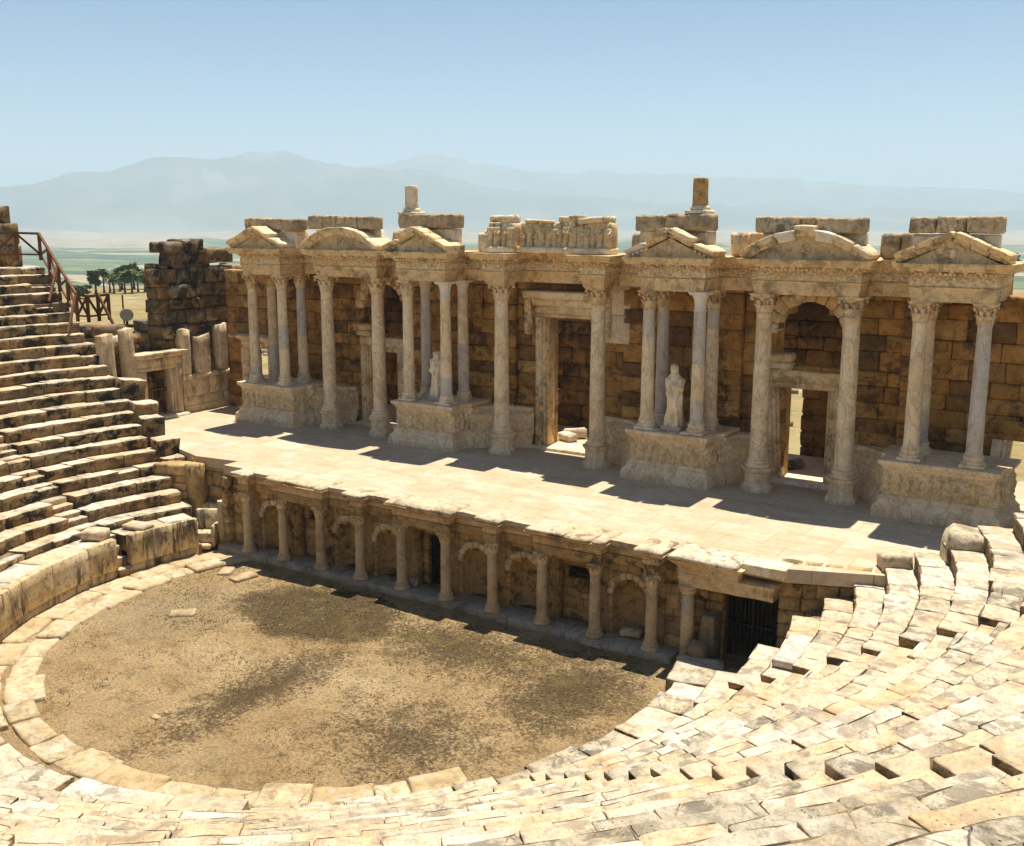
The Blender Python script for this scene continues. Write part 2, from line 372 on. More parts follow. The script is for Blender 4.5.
def masonry(mb, F, L, z0, ztop, thick, openings=(), hr=(.55,.8), lr=(.8,1.7), seed=1, set_=.05, ch=.035, amp=.025, n=(2,1,2), rough_top=True):
    """courses of eroded blocks on a wall surface F(u, d, z); ztop may be a function of u"""
    rr = random.Random(seed); zt = ztop if callable(ztop) else (lambda u: ztop)
    zmax = max(zt(L*i/40) for i in range(41)); z = z0
    while z < zmax-.12:
        h = rr.uniform(*hr)
        if zmax-(z+h) < .28: h = zmax-z
        z1 = z+h; zm = (z+z1)/2
        spans = [(0., L)]
        for op in openings:
            u0, u1, a0, a1 = op[:4]; arch = len(op) > 4
            if arch:
                rad = (u1-u0)/2; top = a1+rad
                if zm > top or zm < a0: continue
                if zm > a1: hw = math.sqrt(max(0, rad*rad-(zm-a1)**2)); c = (u0+u1)/2; u0, u1 = c-hw, c+hw
            elif zm > a1 or zm < a0: continue
            ns = []
            for s, e in spans:
                if u1 <= s or u0 >= e: ns.append((s, e))
                else:
                    if u0 > s: ns.append((s, u0))
                    if u1 < e: ns.append((u1, e))
            spans = ns
        for s, e in spans:
            if e-s < .08: continue
            u = s
            while u < e-.02:
                l = rr.uniform(*lr)
                if e-(u+l) < lr[0]*.6: l = e-u
                uu = u+l
                top = zt((u+uu)/2)
                if zm < top or not rough_top:
                    d0 = rr.uniform(-set_, set_*.4); ztop_ = z1 if z1 < top+.4 else top+rr.uniform(0,.2)
                    def f(a, v, w, u=u, uu=uu, d0=d0, z=z, z1=ztop_): return F(u+.006+a*(uu-u-.012), d0 + v*(thick-d0), z+.004+w*(z1-z-.008))
                    block(mb, f, (l, thick, h), ch*rr.uniform(.7,1.4), amp, n, seed+rr.random()*9)
                u = uu
        z = z1
def planeF(p0, p1):
    p0, p1 = V((*p0, 0)), V((*p1, 0)); d = (p1-p0).normalized(); n = V((d.y, -d.x, 0))
    return lambda u, dd, z: V((p0.x+d.x*u-n.x*dd, p0.y+d.y*u-n.y*dd, z))
def corewall(mb, F, L, z0, z1, d0, d1, openings=()):
    """plain core behind the facing blocks, split round the openings"""
    us = sorted({0., L, *[o[0] for o in openings], *[o[1] for o in openings]})
    for a, b in zip(us[:-1], us[1:]):
        m = (a+b)/2; segs = [(z0, z1)]
        for o in openings:
            if o[0] <= m <= o[1]:
                t = o[3]+((o[1]-o[0])/2 if len(o) > 4 else 0)
                segs = [q for s, e in segs for q in ((s, min(e, o[2])), (max(s, t), e)) if q[1]-q[0] > .01]
        for s, e in segs:
            vs = [F(u, d, z) for z in (s, e) for u, d in ((a,d0),(b,d0),(b,d1),(a,d1))]
            mb.add(vs, [(3,2,1,0),(4,5,6,7),(0,1,5,4),(1,2,6,5),(2,3,7,6),(3,0,4,7)], 0, False)

# ------------------------------------------------------------------ camera, light, sky, air
CAM = V((22.566, -28.313, 13.777)); PITCH, YAW = R(11.23), R(-33.33)
cd = bpy.data.cameras.new('camera'); co = bpy.data.objects.new('camera', cd); COL.objects.link(co); sc.camera = co
cd.sensor_width = 36; cd.lens = 1042.4*36/1024; cd.clip_start = .1; cd.clip_end = 60000
co.location = CAM; co.rotation_euler = (PI/2-PITCH, R(.10), -YAW)
SUN_EL = R(75); SUN_AZ = V((-.16, 1.0)).normalized()
sd = bpy.data.lights.new('sun', 'SUN'); so = bpy.data.objects.new('sun', sd); COL.objects.link(so)
sd.energy = 5.0; sd.angle = R(.53); sd.color = (1, .925, .80)
sv = V((SUN_AZ.x*math.cos(SUN_EL), SUN_AZ.y*math.cos(SUN_EL), math.sin(SUN_EL)))
so.rotation_euler = sv.to_track_quat('Z', 'Y').to_euler(); so.location = (0, 0, 60)
w = bpy.data.worlds.new('World'); sc.world = w; w.use_nodes = True; nt = w.node_tree
sky = nt.nodes.new('ShaderNodeTexSky'); sky.sky_type = 'NISHITA'; sky.sun_disc = False; sky.sun_elevation = SUN_EL
sky.sun_rotation = math.atan2(SUN_AZ.x, SUN_AZ.y); sky.altitude = 1500; sky.air_density = .7; sky.dust_density = .5; sky.ozone_density = 2.
bg = nt.nodes['Background']; bg.inputs[1].default_value = .068; hs = nt.nodes.new('ShaderNodeHueSaturation'); hs.inputs['Saturation'].default_value = 1.35; nt.links.new(sky.outputs[0], hs.inputs['Color']); nt.links.new(hs.outputs[0], bg.inputs[0])
sc.view_settings.view_transform = 'Standard'; sc.view_settings.look = 'None'; sc.view_settings.gamma = 1; sc.view_settings.exposure = .74
sc.render.engine = 'CYCLES'; sc.cycles.use_denoising = True; sc.cycles.max_bounces = 8; sc.cycles.diffuse_bounces = 6; sc.cycles.volume_bounces = 1
sc.cycles.transparent_max_bounces = 8

# ------------------------------------------------------------------ land as one sheet to the horizon
def interp(x, t):
    if x <= t[0][0]: return t[0][1]
    for (a, p), (b, q) in zip(t[:-1], t[1:]):
        if x <= b: return p+(q-p)*(x-a)/(b-a)
    return t[-1][1]
def ss(a, b, x): t = max(0., min(1., (x-a)/(b-a))); return t*t*(3-2*t)
RANGE_A = [(-40,150),(-29,205),(-26,250),(-23,330),(-20.5,390),(-17,505),(-13.5,560),(-11.5,545),(-9.5,470),(-6.8,450),(-5.5,440),(-3,330),(0,230),(5,120),(12,60),(25,30)]   # degrees right of the view axis, metres above the eye
RANGE_B = [(-40,200),(-20,350),(-10,520),(-6,690),(-3.9,800),(-1.8,640),(2.5,545),(7,520),(11,460),(16,390),(20,330),(24,260),(28,170),(35,150),(60,120)]
def land_height(x, y):
    d = math.hypot(x-CAM.x, y-CAM.y); a = math.degrees(math.atan2(x-CAM.x, y-CAM.y)-YAW); a = (a+180) % 360-180
    z = -.35
    z += .5*noise.noise(V((x*.02, y*.02, 0)))*ss(90, 200, d)
    z -= 108*ss(205, 900, d)
    zone = [ss(240, 420, d), 0, 0]
    hb = ss(4100, 5200, d)*(1-ss(6600, 8200, d))
    z += hb*(38*(noise.fractal(V((x*.0011, y*.0011, 1.3)), 1., 2., 5)+.35)+16*noise.noise(V((x*.006, y*.006, 4))))
    zone[1] = ss(4500, 5000, d+300*noise.noise(V((x*.0015, y*.0015, 9))))
    f = .75*(noise.ridged_multi_fractal(V((x*.0007, y*.0007, 7)), .9, 2.1, 6, 1., 2.)-1.1)+.9*noise.fractal(V((x*.0019, y*.0019, 3)), .8, 2.1, 5); f = max(-1.6, min(1.6, f))
    A = interp(a, RANGE_A)+130+62*f; B = interp(a, RANGE_B)+130+62*f
    ta = ss(8600, 10800, d)*(1-.8*ss(11000, 12400, d)); tb = ss(11800, 14300, d)
    ra = A*ta*(1+.7*f*(1-ta)*(ta > 0)); rb = B*tb*(1+.7*f*(1-tb))
    z += max(ra, rb, 0); zone[2] = ss(8200, 9300, d)
    return z, zone
def build_land():
    vs = []; fs = []; zs = []
    rings = [0, 40, 60, 80]; r = 80.
    while r < 300: r *= 1.09; rings.append(r)
    while r < 4000: r *= 1.075; rings.append(r)
    while r < 15000: r += 170; rings.append(r)
    rings += [16500]
    az = [a for a in range(-180, -36, 6)]+[-36+.2*i for i in range(360)]+[a for a in range(36, 180, 6)]
    n = len(az)
    for r in rings:
        for a in az:
            t = R(a)+YAW; x = CAM.x+math.sin(t)*r; y = CAM.y+math.cos(t)*r
            z, q = land_height(x, y); vs.append((x, y, z)); zs += q
    for i in range(len(rings)-1):
        for k in range(n):
            fs.append((i*n+k, (i+1)*n+k, (i+1)*n+(k+1) % n, i*n+(k+1) % n))
    me = bpy.data.meshes.new('valley_terrain'); me.from_pydata(vs, [], fs); me.materials.append(M['land'])
    at = me.attributes.new('zone', 'FLOAT_VECTOR', 'POINT'); at.data.foreach_set('vector', zs)
    me.polygons.foreach_set('use_smooth', [True]*len(fs)); me.update()
    o = bpy.data.objects.new('valley_terrain', me); COL.objects.link(o)
    props(o, 'hazy valley plain with fields, bare hills and mountains behind the theatre', 'terrain', None, 'structure')
build_land()
def build_haze():
    m = bpy.data.materials.new('valley_air'); m.use_nodes = True; nt = m.node_tree; nt.nodes.clear()
    out = nt.nodes.new('ShaderNodeOutputMaterial'); v = nt.nodes.new('ShaderNodeVolumePrincipled')
    v.inputs['Color'].default_value = (.68, .86, 1., 1); v.inputs['Density'].default_value = HAZE_D; v.inputs['Anisotropy'].default_value = .1
    nt.links.new(v.outputs[0], out.inputs['Volume']); M['air'] = m
    mb = MB(); h = 17500; z0, z1 = -118, 1010
    vs = [(CAM.x+i*h, CAM.y+j*h, z) for z in (z0, z1) for i, j in ((-1,-1),(1,-1),(1,1),(-1,1))]
    mb.add(vs, [(3,2,1,0),(4,5,6,7),(0,1,5,4),(1,2,6,5),(2,3,7,6),(3,0,4,7)], 0, False)
    props(mb.build('haze', ['air']), 'pale blue summer haze filling the valley', 'haze', None, 'stuff')
HAZE_D = 1.55e-4
build_haze()

# ------------------------------------------------------------------ orchestra
OC = V((0, -4, 0))
def pol(r, a, z=0.): a = R(a); return V((OC.x+r*math.cos(a), OC.y+r*math.sin(a), z))
def build_floor():
    vs = []; fs = []; nx = 96; ny = 96
    for j in range(ny+1):
        for i in range(nx+1):
            x = -13.4+26.8*i/nx; y = -17.2+19.2*j/ny
            vs.append((x, y, .05*noise.noise(V((x*.35, y*.35, 2)))+.025*noise.noise(V((x*1.7, y*1.7, 5)))))
    for j in range(ny):
        for i in range(nx): q = j*(nx+1)+i; fs.append((q, q+1, q+nx+2, q+nx+1))
    mb = MB(); mb.add(vs, fs)
    props(mb.build('orchestra_ground', ['dirt']), 'dry brown earth of the round orchestra floor', 'ground', None, 'structure')
build_floor()
def ring_slab(mb, r0, r1, a0, a1, z0, z1, seed, amp=.025, ch=.04, n=None, mats=(0,0), tilt=0., uj=.5):
    def f(u, v, w): return pol(r0+(r1-r0)*v, a0+(a1-a0)*u, z0+w*(z1-z0)+tilt*(u-.5))
    block(mb, f, (R(abs(a1-a0))*r1, r1-r0, z1-z0), ch, amp, n, seed, 1.6, mats[0], mats[1], None, uj)
def build_ring():
    t = thing('kerb_ring', 'raised ring of worn paving slabs round the earth floor', 'kerb', (0,-4,0))
    rr = random.Random(3)
    for r0, r1, z, nm, a, aend in ((9.45, 10.4, .10, 'inner_slab_course', 141, 322), (10.42, 11.35, .085, 'outer_slab_course', 152, 243)):
        mb = MB()
        while a < aend:
            da = rr.uniform(5, 11)
            if not (nm[0] == 'o' and rr.random() < .05):
                dz = rr.uniform(-.03, .03)
                ring_slab(mb, r0+rr.uniform(-.22,.16), r1-rr.uniform(0,.05), a+.05, a+da-.05, -.15, z+dz, rr.random()*50, .06, .05, (6,5,1), (0,0), rr.uniform(-.04,.04))
            a += da
        mb.build(nm, ['ring'], t)
build_ring()

# ------------------------------------------------------------------ seating
ROWS = 21
ZOFF = 0.
def row_r(k): return 12.6+.83*k
def row_z(k): return 1.85+.45*k+ZOFF
STAIR_W = 1.0
def seat_rows(t, a0, a1, st0, st1, seed, detail, faces, k1=ROWS, grey_above=99, kfirst=0, ends=None, rng=(.65, 1.7), flatness=1.):
    """rows of blocks between two angles; st0/st1: a stair notch lies at that end"""
    rr = random.Random(seed); a1_ = a1
    for k in range(kfirst, k1):
        mb = MB(); r = row_r(k); z = row_z(k); a1 = (ends or {}).get(k, a1_)
        b0 = a0+math.degrees(STAIR_W/2/r)*st0; b1 = a1-math.degrees(STAIR_W/2/r)*st1
        if not st0: b0 += rr.uniform(-1.2, .4)*12/r
        if not st1: b1 += rr.uniform(-.4, 1.0)*12/r
        a = b0; lvl = 0.; foot = rr.uniform(.02, .055)*(1 if flatness < 1 else .4)
        while a < b1-.05:
            L = rr.uniform(*rng); da = math.degrees(L/r)
            if b1-(a+da) < math.degrees(.5/r): da = b1-a
            lvl = lvl*.7+rr.gauss(0, .013*flatness); fr = rr.gauss(0, .03*flatness); dep = .98; drop = 0
            q = rr.random()
            if q < .04*flatness: drop = rr.uniform(.05, .2); fr += .06
            elif q < .10*flatness: fr -= rr.uniform(.03, .1)
            tl = rr.gauss(0, .012*flatness); tr = rr.gauss(-.01, .016*flatness)
            def f(u, v, w, a=a, da=da, r=r, z=z, fr=fr, tl=tl, tr=tr, lvl=lvl, drop=drop):
                g = .0015/r*57.3
                rad = r+fr+(dep+.04-fr)*v
                zt = z+lvl-drop+tl*(u-.5)+tr*(v-.5)
                zb = z-.62
                if v > .5 and w > .5: zt -= foot
                lip = .035*(w > .5)*(v < .02)
                return pol(rad-lip, a+g+(da-2*g)*u, zb+w*(zt-zb))
            dt = detail if isinstance(detail, tuple) else detail(k)
            gm = 2 if rr.random() < .12 or (k >= grey_above and rr.random() < .75) else 0
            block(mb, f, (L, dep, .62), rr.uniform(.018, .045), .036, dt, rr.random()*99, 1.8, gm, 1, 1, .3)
            a += da
        mb.build('seat_row', faces, t)
def seat_core(t, a0, a1, k1=ROWS, rout=None, zin=.4, rin=11.6):
    rout = rout or row_r(k1)+.1; k0 = 0
    while row_r(k0)+.5 < rin: k0 += 1
    """stepped rubble body under the blocks, closed at both ends"""
    prof = [(rin, -.3), (rin, zin)]
    for k in range(k0, k1): prof += [(row_r(k)+.5, prof[-1][1]), (row_r(k)+.5, row_z(k)-.07)]
    prof += [(rout, prof[-1][1]), (rout, -.3)]
    n = max(2, int((a1-a0)/2.5)); m = len(prof); vs = []; fs = []
    for i in range(n+1):
        for r, z in prof: vs.append(pol(r, a0+(a1-a0)*i/n, z))
    for i in range(n):
        for j in range(m-1): fs.append((i*m+j, (i+1)*m+j, (i+1)*m+j+1, i*m+j+1))
    fs += [tuple(range(m)), tuple(reversed(range(n*m, n*m+m)))]
    mb = MB(); mb.add(vs, fs, 0, False); mb.build('rubble_core', ['rubble'], t)
def stair(name, label, ac, seed, k1=ROWS, k0=0, notch=.22, w=STAIR_W, faces=('seat_top','seat_face','seat_grey')):
    t = thing(name, label, 'stairs', pol(12.6, ac, 1.6), 'radial stairs between the seats'); rr = random.Random(seed)
    for k in range(k0, k1):
        r = row_r(k); z = row_z(k); h = math.degrees(w/2/r)-.08
        mb = MB()
        for q, (ra, rb, zt) in enumerate(((r+.0, r+.52, z-notch+max(0, rr.gauss(0, .06))), (r+.40, r+.94, z))):
            j = rr.gauss(0, .02)
            def f(u, v, ww): return pol(ra+j+(rb-ra)*v, ac-h+2*h*u, z-.7+ww*(zt+j-z+.7))
            block(mb, f, (w, .55, .5), .04, .02, (2,1,1), rr.random()*99, 1.8, 2 if rr.random() < .2 else 0, 1, 1)
        mb.build('step', faces, t)
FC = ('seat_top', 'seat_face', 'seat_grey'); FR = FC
tl = thing('seating_bank', 'stepped stone seats with dark stained risers below the timber railing', 'seating', pol(20, 172, 0), 'banks of stone seats')
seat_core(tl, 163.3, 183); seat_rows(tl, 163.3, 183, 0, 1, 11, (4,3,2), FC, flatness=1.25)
tl = thing('seating_bank', 'stone seats beyond the stair, cut off by the left picture edge', 'seating', pol(20, 198, 0), 'banks of stone seats')
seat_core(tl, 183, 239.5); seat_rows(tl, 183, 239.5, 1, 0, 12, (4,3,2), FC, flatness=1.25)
stair('seat_stair', 'narrow stone stair between the two dark seating banks opposite', 183, 5)
ZOFF = -.35
tl = thing('seating_bank', 'sunlit pale stone seats ending beside the iron barred gate', 'seating', pol(20, 9, 0), 'banks of stone seats')
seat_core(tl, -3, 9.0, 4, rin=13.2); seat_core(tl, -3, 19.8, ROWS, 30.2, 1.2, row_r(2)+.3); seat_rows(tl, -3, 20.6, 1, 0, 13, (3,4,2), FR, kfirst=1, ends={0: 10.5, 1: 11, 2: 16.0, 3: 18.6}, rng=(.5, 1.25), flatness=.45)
tl = thing('seating_bank', 'sunlit cream stone seats between two worn radial stairs', 'seating', pol(20, -18, 0), 'banks of stone seats')
seat_core(tl, -33, -3, rin=13.2); seat_rows(tl, -33, -3, 1, 1, 14, (4,4,2), FR, ROWS, 17, kfirst=1, rng=(.5, 1.25), flatness=.45)
tl = thing('seating_bank', 'nearest weathered stone seats below the viewpoint along the bottom edge', 'seating', pol(20, -60, 0), 'banks of stone seats')
seat_core(tl, -120, -33, rin=13.2); seat_rows(tl, -120, -33, 0, 1, 15, (5,5,2), FR, ROWS, 13, kfirst=1, rng=(.6, 1.5), flatness=.45)
stair('seat_stair', 'worn radial stair through the sunlit seats, nearer the iron gate', -3, 6, k0=1, notch=.17)
stair('seat_stair', 'worn radial stair through the sunlit seats, nearer the viewpoint', -33, 8, k0=1, notch=.10)
# low edge of blocks between the seats and the earth floor, near side
def low_edge():
    t = thing('edge_wall', 'low edging of cracked pale blocks between earth floor and sunlit seats', 'wall', pol(11.4, -60, 0)); rr = random.Random(21)
    for nm, r0, r1, z0, z1, am, ae in (('front_course', 11.0, 12.32, -.2, .62, .045, 18.5), ('back_course', 12.3, 13.6, .1, .86, .03, 12.)):
        mb = MB(); a = -118.
        while a < ae-.3:
            da = rr.uniform(4.5, 9.5)
            if a+da > ae-3: da = ae-a
            dz = rr.gauss(0, .05)
            ring_slab(mb, r0+rr.gauss(0, .07), r1+.05, a+.08, a+da-.08, z0, z1+dz, rr.random()*50, am, .06, (5,4,2), (2 if rr.random() < .45 else 0, 1), rr.gauss(0,.02))
            a += da
        mb.build(nm, FR, t)
    mb = MB(); ring_slab(mb, 11.2, 13.6, -118, 17, -.2, .5, 3., .0, .02, (60,1,1)); mb.build('bedding', ['rubble'], t)
low_edge()
# upper walkway and the first upper row on which the photographer stands
ZOFF = 0.
def upper_walk():
    t = thing('upper_walkway', 'broad weathered grey slabs of the upper walkway at the bottom corner', 'walkway', pol(31, -50, 10)); rr = random.Random(9)
    for nm, r0, r1, z0, z1 in (('walkway_course', 29.95, 31.42, 10.4, 11.17), ('inner_walkway_course', 31.42, 32.8, 10.4, 11.2), ('upper_seat_row', 32.7, 33.9, 10.9, 11.38)):
        mb = MB(); a = -78.
        while a < 16:
            da = rr.uniform(1.4, 3.2); dz = rr.gauss(0, .014)
            ring_slab(mb, r0+rr.gauss(0, .02), r1, a+.008, a+da-.008, z0, z1+dz, rr.random()*50, .03, .02, (7,6,2), (2, 1), rr.gauss(0,.01)); a += da
        mb.build(nm, FR, t)
    mb = MB(); ring_slab(mb, 30.1, 33.5, -78, 16, 10.3, 11.12, 3., .0, .02, (60,2,1)); mb.build('bedding', ['seat_top'], t)
upper_walk()
def parapet():
    rr = random.Random(31)
    for nm, lab, a0, a1, zt in (('orchestra_parapet', 'curved stained stone parapet right of the little parapet steps', 164.6, 179.9, 1.62), ('orchestra_parapet', 'curved stained stone parapet left of the little parapet steps', 183, 236, 1.62)):
        t = thing(nm, lab, 'wall', pol(11.3, (a0+a1)/2, 0), 'stone parapets of the orchestra')
        b = MB(); p = MB(); w = MB(); a = a0
        while a < a1-.2:
            da = rr.uniform(5.5, 9.5)
            if a1-(a+da) < 3.: da = a1-a
            j = rr.gauss(0, .006); dz = rr.gauss(0, .010)
            ring_slab(p, 11.24+j, 11.56, a+.06, a+da-.06, .42, zt+dz, rr.random()*50, .012, .02, (5,1,3))
            ring_slab(b, 11.32+j*.5, 11.7, a+.03, a+da-.03, -.2, .42, rr.random()*50, .025, .04, (3,1,2))
            ring_slab(w, 11.5, 12.75, a+.03, a+da-.03, .9, zt-.05+rr.gauss(0, .012), rr.random()*50, .02, .025, (5,3,1), (0, 1))
            a += da
        b.build('plinth_course', ['parapet'], t); p.build('parapet_panel', ['parapet'], t); w.build('walkway_slab', FC, t)
parapet()
def parapet_steps():
    t = thing('parapet_steps', 'three small stone steps in the gap of the curved parapet', 'steps', pol(11.4, 181.4, 0)); 
    for i in range(4):
        mb = MB(); ring_slab(mb, 11.2+.3*i, 12.8, 179.95, 182.95, -.1, .38+.38*i, i*3., .02, .04, (2,2,1), (0,1)); mb.build('step', FC, t)
parapet_steps()
for q, (x, y, a, s, lab) in enumerate(((-11.9, -3.1, .2, 1.1, 'flat loose slab lying on the walkway behind the parapet'), (-12.1, -4.9, .5, .9, 'broken block at the foot of the stair opposite'))):
    mb = MB(); bx(mb, x-s*.5, x+s*.5, y-.35, y+.35, 1.6, 1.6+(.16 if q == 0 else .35), .05, .04, q, a, mats=(0,0), n=(3,2,1)); single('loose_block', mb, FC, lab, 'stone block', 'loose stone blocks')

# ------------------------------------------------------------------ proscenium (low wall with columns) and stage floor
ZD = 3.6
def build_deck():
    vs = []; fs = []
    mb = MB()
    def sheet(poly, z0, z1):
        n = len(poly); v = [V((*p, z1)) for p in poly]+[V((*p, z0)) for p in poly]
        mb.add(v, [tuple(range(n)), tuple(reversed(range(n, 2*n)))]+[(i, i+n, (i+1) % n+n, (i+1) % n) for i in range(n)], 0, False)
    sheet([(-21.6, 3.0), (-18.6, 3.0), (-15.2, 1.6), (-13.1, .95), (-10.8, 1.25), (-10.8, .46), (13.2, .46), (16.2, 1.6), (21.4, 3.2), (21.4, 11.6), (-21.6, 11.6)], 3.18, ZD)
    props(mb.build('stage_floor', ['deck']), 'broad sunlit stage floor of pale marble paving slabs', 'stage floor', None, 'structure')
build_deck()
CX = [2.027*(i-4.5) for i in range(10)]
YW = .62                                     # wall face
def pros_wall():
    t = thing('proscenium_wall', 'low niched wall of tawny stone under the stage floor edge', 'wall', (0, YW, 0))
    F = planeF((-10.75, YW), (10.0, YW)); L = 20.75
    ops = []
    for i in range(9):
        c = (CX[i]+CX[i+1])/2+10.75
        if i in (0, 2, 3, 5, 6, 8): ops.append((c-.62, c+.62, .25, 1.62, 1))
        else: ops.append((c-.74, c+.74, .2, 2.55))
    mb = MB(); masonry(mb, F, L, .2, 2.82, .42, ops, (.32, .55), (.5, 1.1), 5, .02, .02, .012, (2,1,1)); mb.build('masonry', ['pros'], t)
    mb = MB(); cops = [(CX[4]+10.75+.5, CX[5]+10.75-.5, .2, 2.35)]+[(CX[k]+10.75+.45, CX[k+1]+10.75-.45, 1.75, 2.4) for k in (1, 7)]; corewall(mb, F, L, .2, 3.17, .85, 1.2, cops); corewall(mb, F, L, 2.8, 3.17, .03, 1.2); mb.build('core', ['rubble'], t)
    for k in (1, 4, 7):
        x0, x1 = CX[k]+.2, CX[k+1]-.2; q = [(.5-.2, .5+x1-x0-.5-.3, .2, 2.35)] if k == 4 else [(.25, x1-x0-.25, 1.75, 2.4)]
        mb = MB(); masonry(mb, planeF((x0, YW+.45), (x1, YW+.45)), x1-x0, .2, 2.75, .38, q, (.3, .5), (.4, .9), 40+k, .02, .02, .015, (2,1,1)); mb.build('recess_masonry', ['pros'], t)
    for o in ops:
        if len(o) > 4:
            c = (o[0]+o[1])/2-10.75; rad = .62
            mb = MB()                         # concave back of the niche with half dome
            vs = []; fs = []; n = 10; zz = [.25+1.37*j/4 for j in range(5)]
            for z in zz:
                for k in range(n+1): a = PI*k/n; vs.append(V((c-rad*math.cos(a), YW+.03+.62*math.sin(a), z)))
            for j in range(1, 6):
                e = PI/2*j/5
                for k in range(n+1): a = PI*k/n; vs.append(V((c-rad*math.cos(a)*math.cos(e) , YW+.03+.62*math.sin(a)*math.cos(e), 1.62+rad*math.sin(e))))
            m = len(vs)//(n+1)
            for j in range(m-1):
                for k in range(n): q = j*(n+1)+k; fs.append((q, q+1, q+n+2, q+n+1))
            mb.add(vs, fs); mb.build('niche', ['pros'], t)
            mb = MB()
            for k in range(9):                # arch ring
                a0 = PI*k/9+.015; a1 = PI*(k+1)/9-.015
                def f(u, v, w): a = a0+(a1-a0)*u; q = rad+.0+.22*w; return V((c-q*math.cos(a), YW-.09+.28*v, 1.62+q*math.sin(a)))
                block(mb, f, (.22,.28,.22), .02, .008, (1,1,1), k+c)
            mb.build('niche_arch', ['carved'], t)
    for i in range(10):                       # pilasters behind the columns
        mb = MB(); bx(mb, CX[i]-.24, CX[i]+.24, YW-.1, YW+.1, .25, 2.8, .02, .01, i); mb.build('pilaster', ['pros'], t)
pros_wall()
mb = MB(); x = -10.75; rr = random.Random(4)
while x < 9.9:
    l = rr.uniform(1.3, 2.4); l = min(l, 9.95-x)
    if 9.95-(x+l) < .6: l = 9.95-x
    bx(mb, x+.006, x+l-.006, -.16+rr.gauss(0,.015), 1.0, -.2, .25+rr.gauss(0,.008), .025, .012, rr.random()*50, n=(3,2,1)); x += l
single('column_step', mb, ['step'], 'long grey stone step carrying the row of small columns', 'step')

def acanthus(mb, cx, cy, r0, z0, h, nl, off, out, wd, mi=0):
    for k in range(nl):
        a = 2*PI*(k+off)/nl; e = V((math.cos(a), math.sin(a), 0)); s = V((-e.y, e.x, 0)); vs = []
        prof = [(0,.0,1.), (.35,.10,1.05), (.7,.30,.95), (.92,.72,.75), (1.0,1.0,.45), (.88,1.12,.2)]
        for t, o, q in prof:
            for u in (-1, -.5, 0, .5, 1):
                b = (1-u*u)*.03+(.012 if abs(u) == .5 else 0)
                vs.append(V((cx, cy, z0+h*t-(.04*h if abs(u) == 1 else 0)))+e*(r0+out*o+b)+s*(u*wd*q*.5))
        fs = [(i*5+j, i*5+j+1, i*5+j+6, i*5+j+5) for i in range(len(prof)-1) for j in range(4)]
        mb.add(vs, fs, mi)
def capital(mb, cx, cy, r, z0, z1, plain=False, hw=None, mi=0):
    h = z1-z0; hw = hw or r*1.55
    lathe(mb, cx, cy, [(r*1.08, z0), (r*1.12, z0+.03), (r*1.0, z0+.06), (r*1.0, z0+h*.3), (r*1.12, z0+h*.6), (r*1.42, z0+h*.84), (r*1.45, z0+h*.86)], 20, lambda z: mi)
    if not plain:
        acanthus(mb, cx, cy, r*1.0, z0+.05, h*.40, 8, 0, r*.42, r*.85, mi)
        acanthus(mb, cx, cy, r*1.02, z0+.05, h*.66, 8, .5, r*.50, r*.8, mi)
        for k in range(4):
            a = PI/4+PI/2*k; c = V((cx+math.cos(a)*hw*1.12, cy+math.sin(a)*hw*1.12, z1-h*.24))
            vs = []; n = 8
            s = V((-math.sin(a), math.cos(a), 0)); e = V((math.cos(a), math.sin(a), 0))
            for sd in (-1, 1):
                for i in range(n): q = 2*PI*i/n; vs.append(c+s*(sd*r*.16)+e*(math.cos(q)*r*.24)+V((0,0,math.sin(q)*r*.27)))
            mb.add(vs, [tuple(range(n)), tuple(reversed(range(n, 2*n)))]+[(i, i+n, (i+1)%n+n, (i+1)%n) for i in range(n)], mi)
    pts = []
    for k in range(4):
        a = PI/4+PI/2*k; R0 = hw*1.34
        pts += [V((cx+R0*math.cos(a-.09), cy+R0*math.sin(a-.09))), V((cx+R0*math.cos(a+.09), cy+R0*math.sin(a+.09)))]
        b = a+PI/4; pts.append(V((cx+hw*(.82 if not plain else .95)*math.cos(b), cy+hw*(.82 if not plain else .95)*math.sin(b))))
    n = len(pts); zs = [z1-h*.16, z1-h*.08, z1-h*.06, z1]; sc_ = [.90, .93, 1., 1.]; vs = []
    for z, q in zip(zs, sc_): vs += [V((cx+(p.x-cx)*q, cy+(p.y-cy)*q, z)) for p in pts]
    fs = [(i*n+k, i*n+(k+1)%n, (i+1)*n+(k+1)%n, (i+1)*n+k) for i in range(3) for k in range(n)]+[tuple(reversed(range(n))), tuple(range(3*n, 4*n))]
    mb.add(vs, fs, mi, False)
def shaft_prof(r, z0, z1, top=.86):
    p = [(r*1.12, z0), (r*1.12, z0+.05), (r*1.02, z0+.09)]
    for i in range(1, 15): t = i/14; p.append((r*(1-(1-top)*t**1.7), z0+.09+(z1-z0-.16)*t))
    return p+[(r*top*1.06, z1-.05), (r*top*1.06, z1)]
def base_prof(r, z0, h):
    return [(r*1.42, z0), (r*1.46, z0+h*.15), (r*1.42, z0+h*.34), (r*1.22, z0+h*.42), (r*1.17, z0+h*.58), (r*1.24, z0+h*.66), (r*1.3, z0+h*.78), (r*1.24, z0+h*.92), (r*1.12, z0+h)]
ordn = ['first', 'second', 'third', 'fourth', 'fifth', 'sixth', 'seventh', 'eighth', 'ninth', 'tenth']
p0 = None
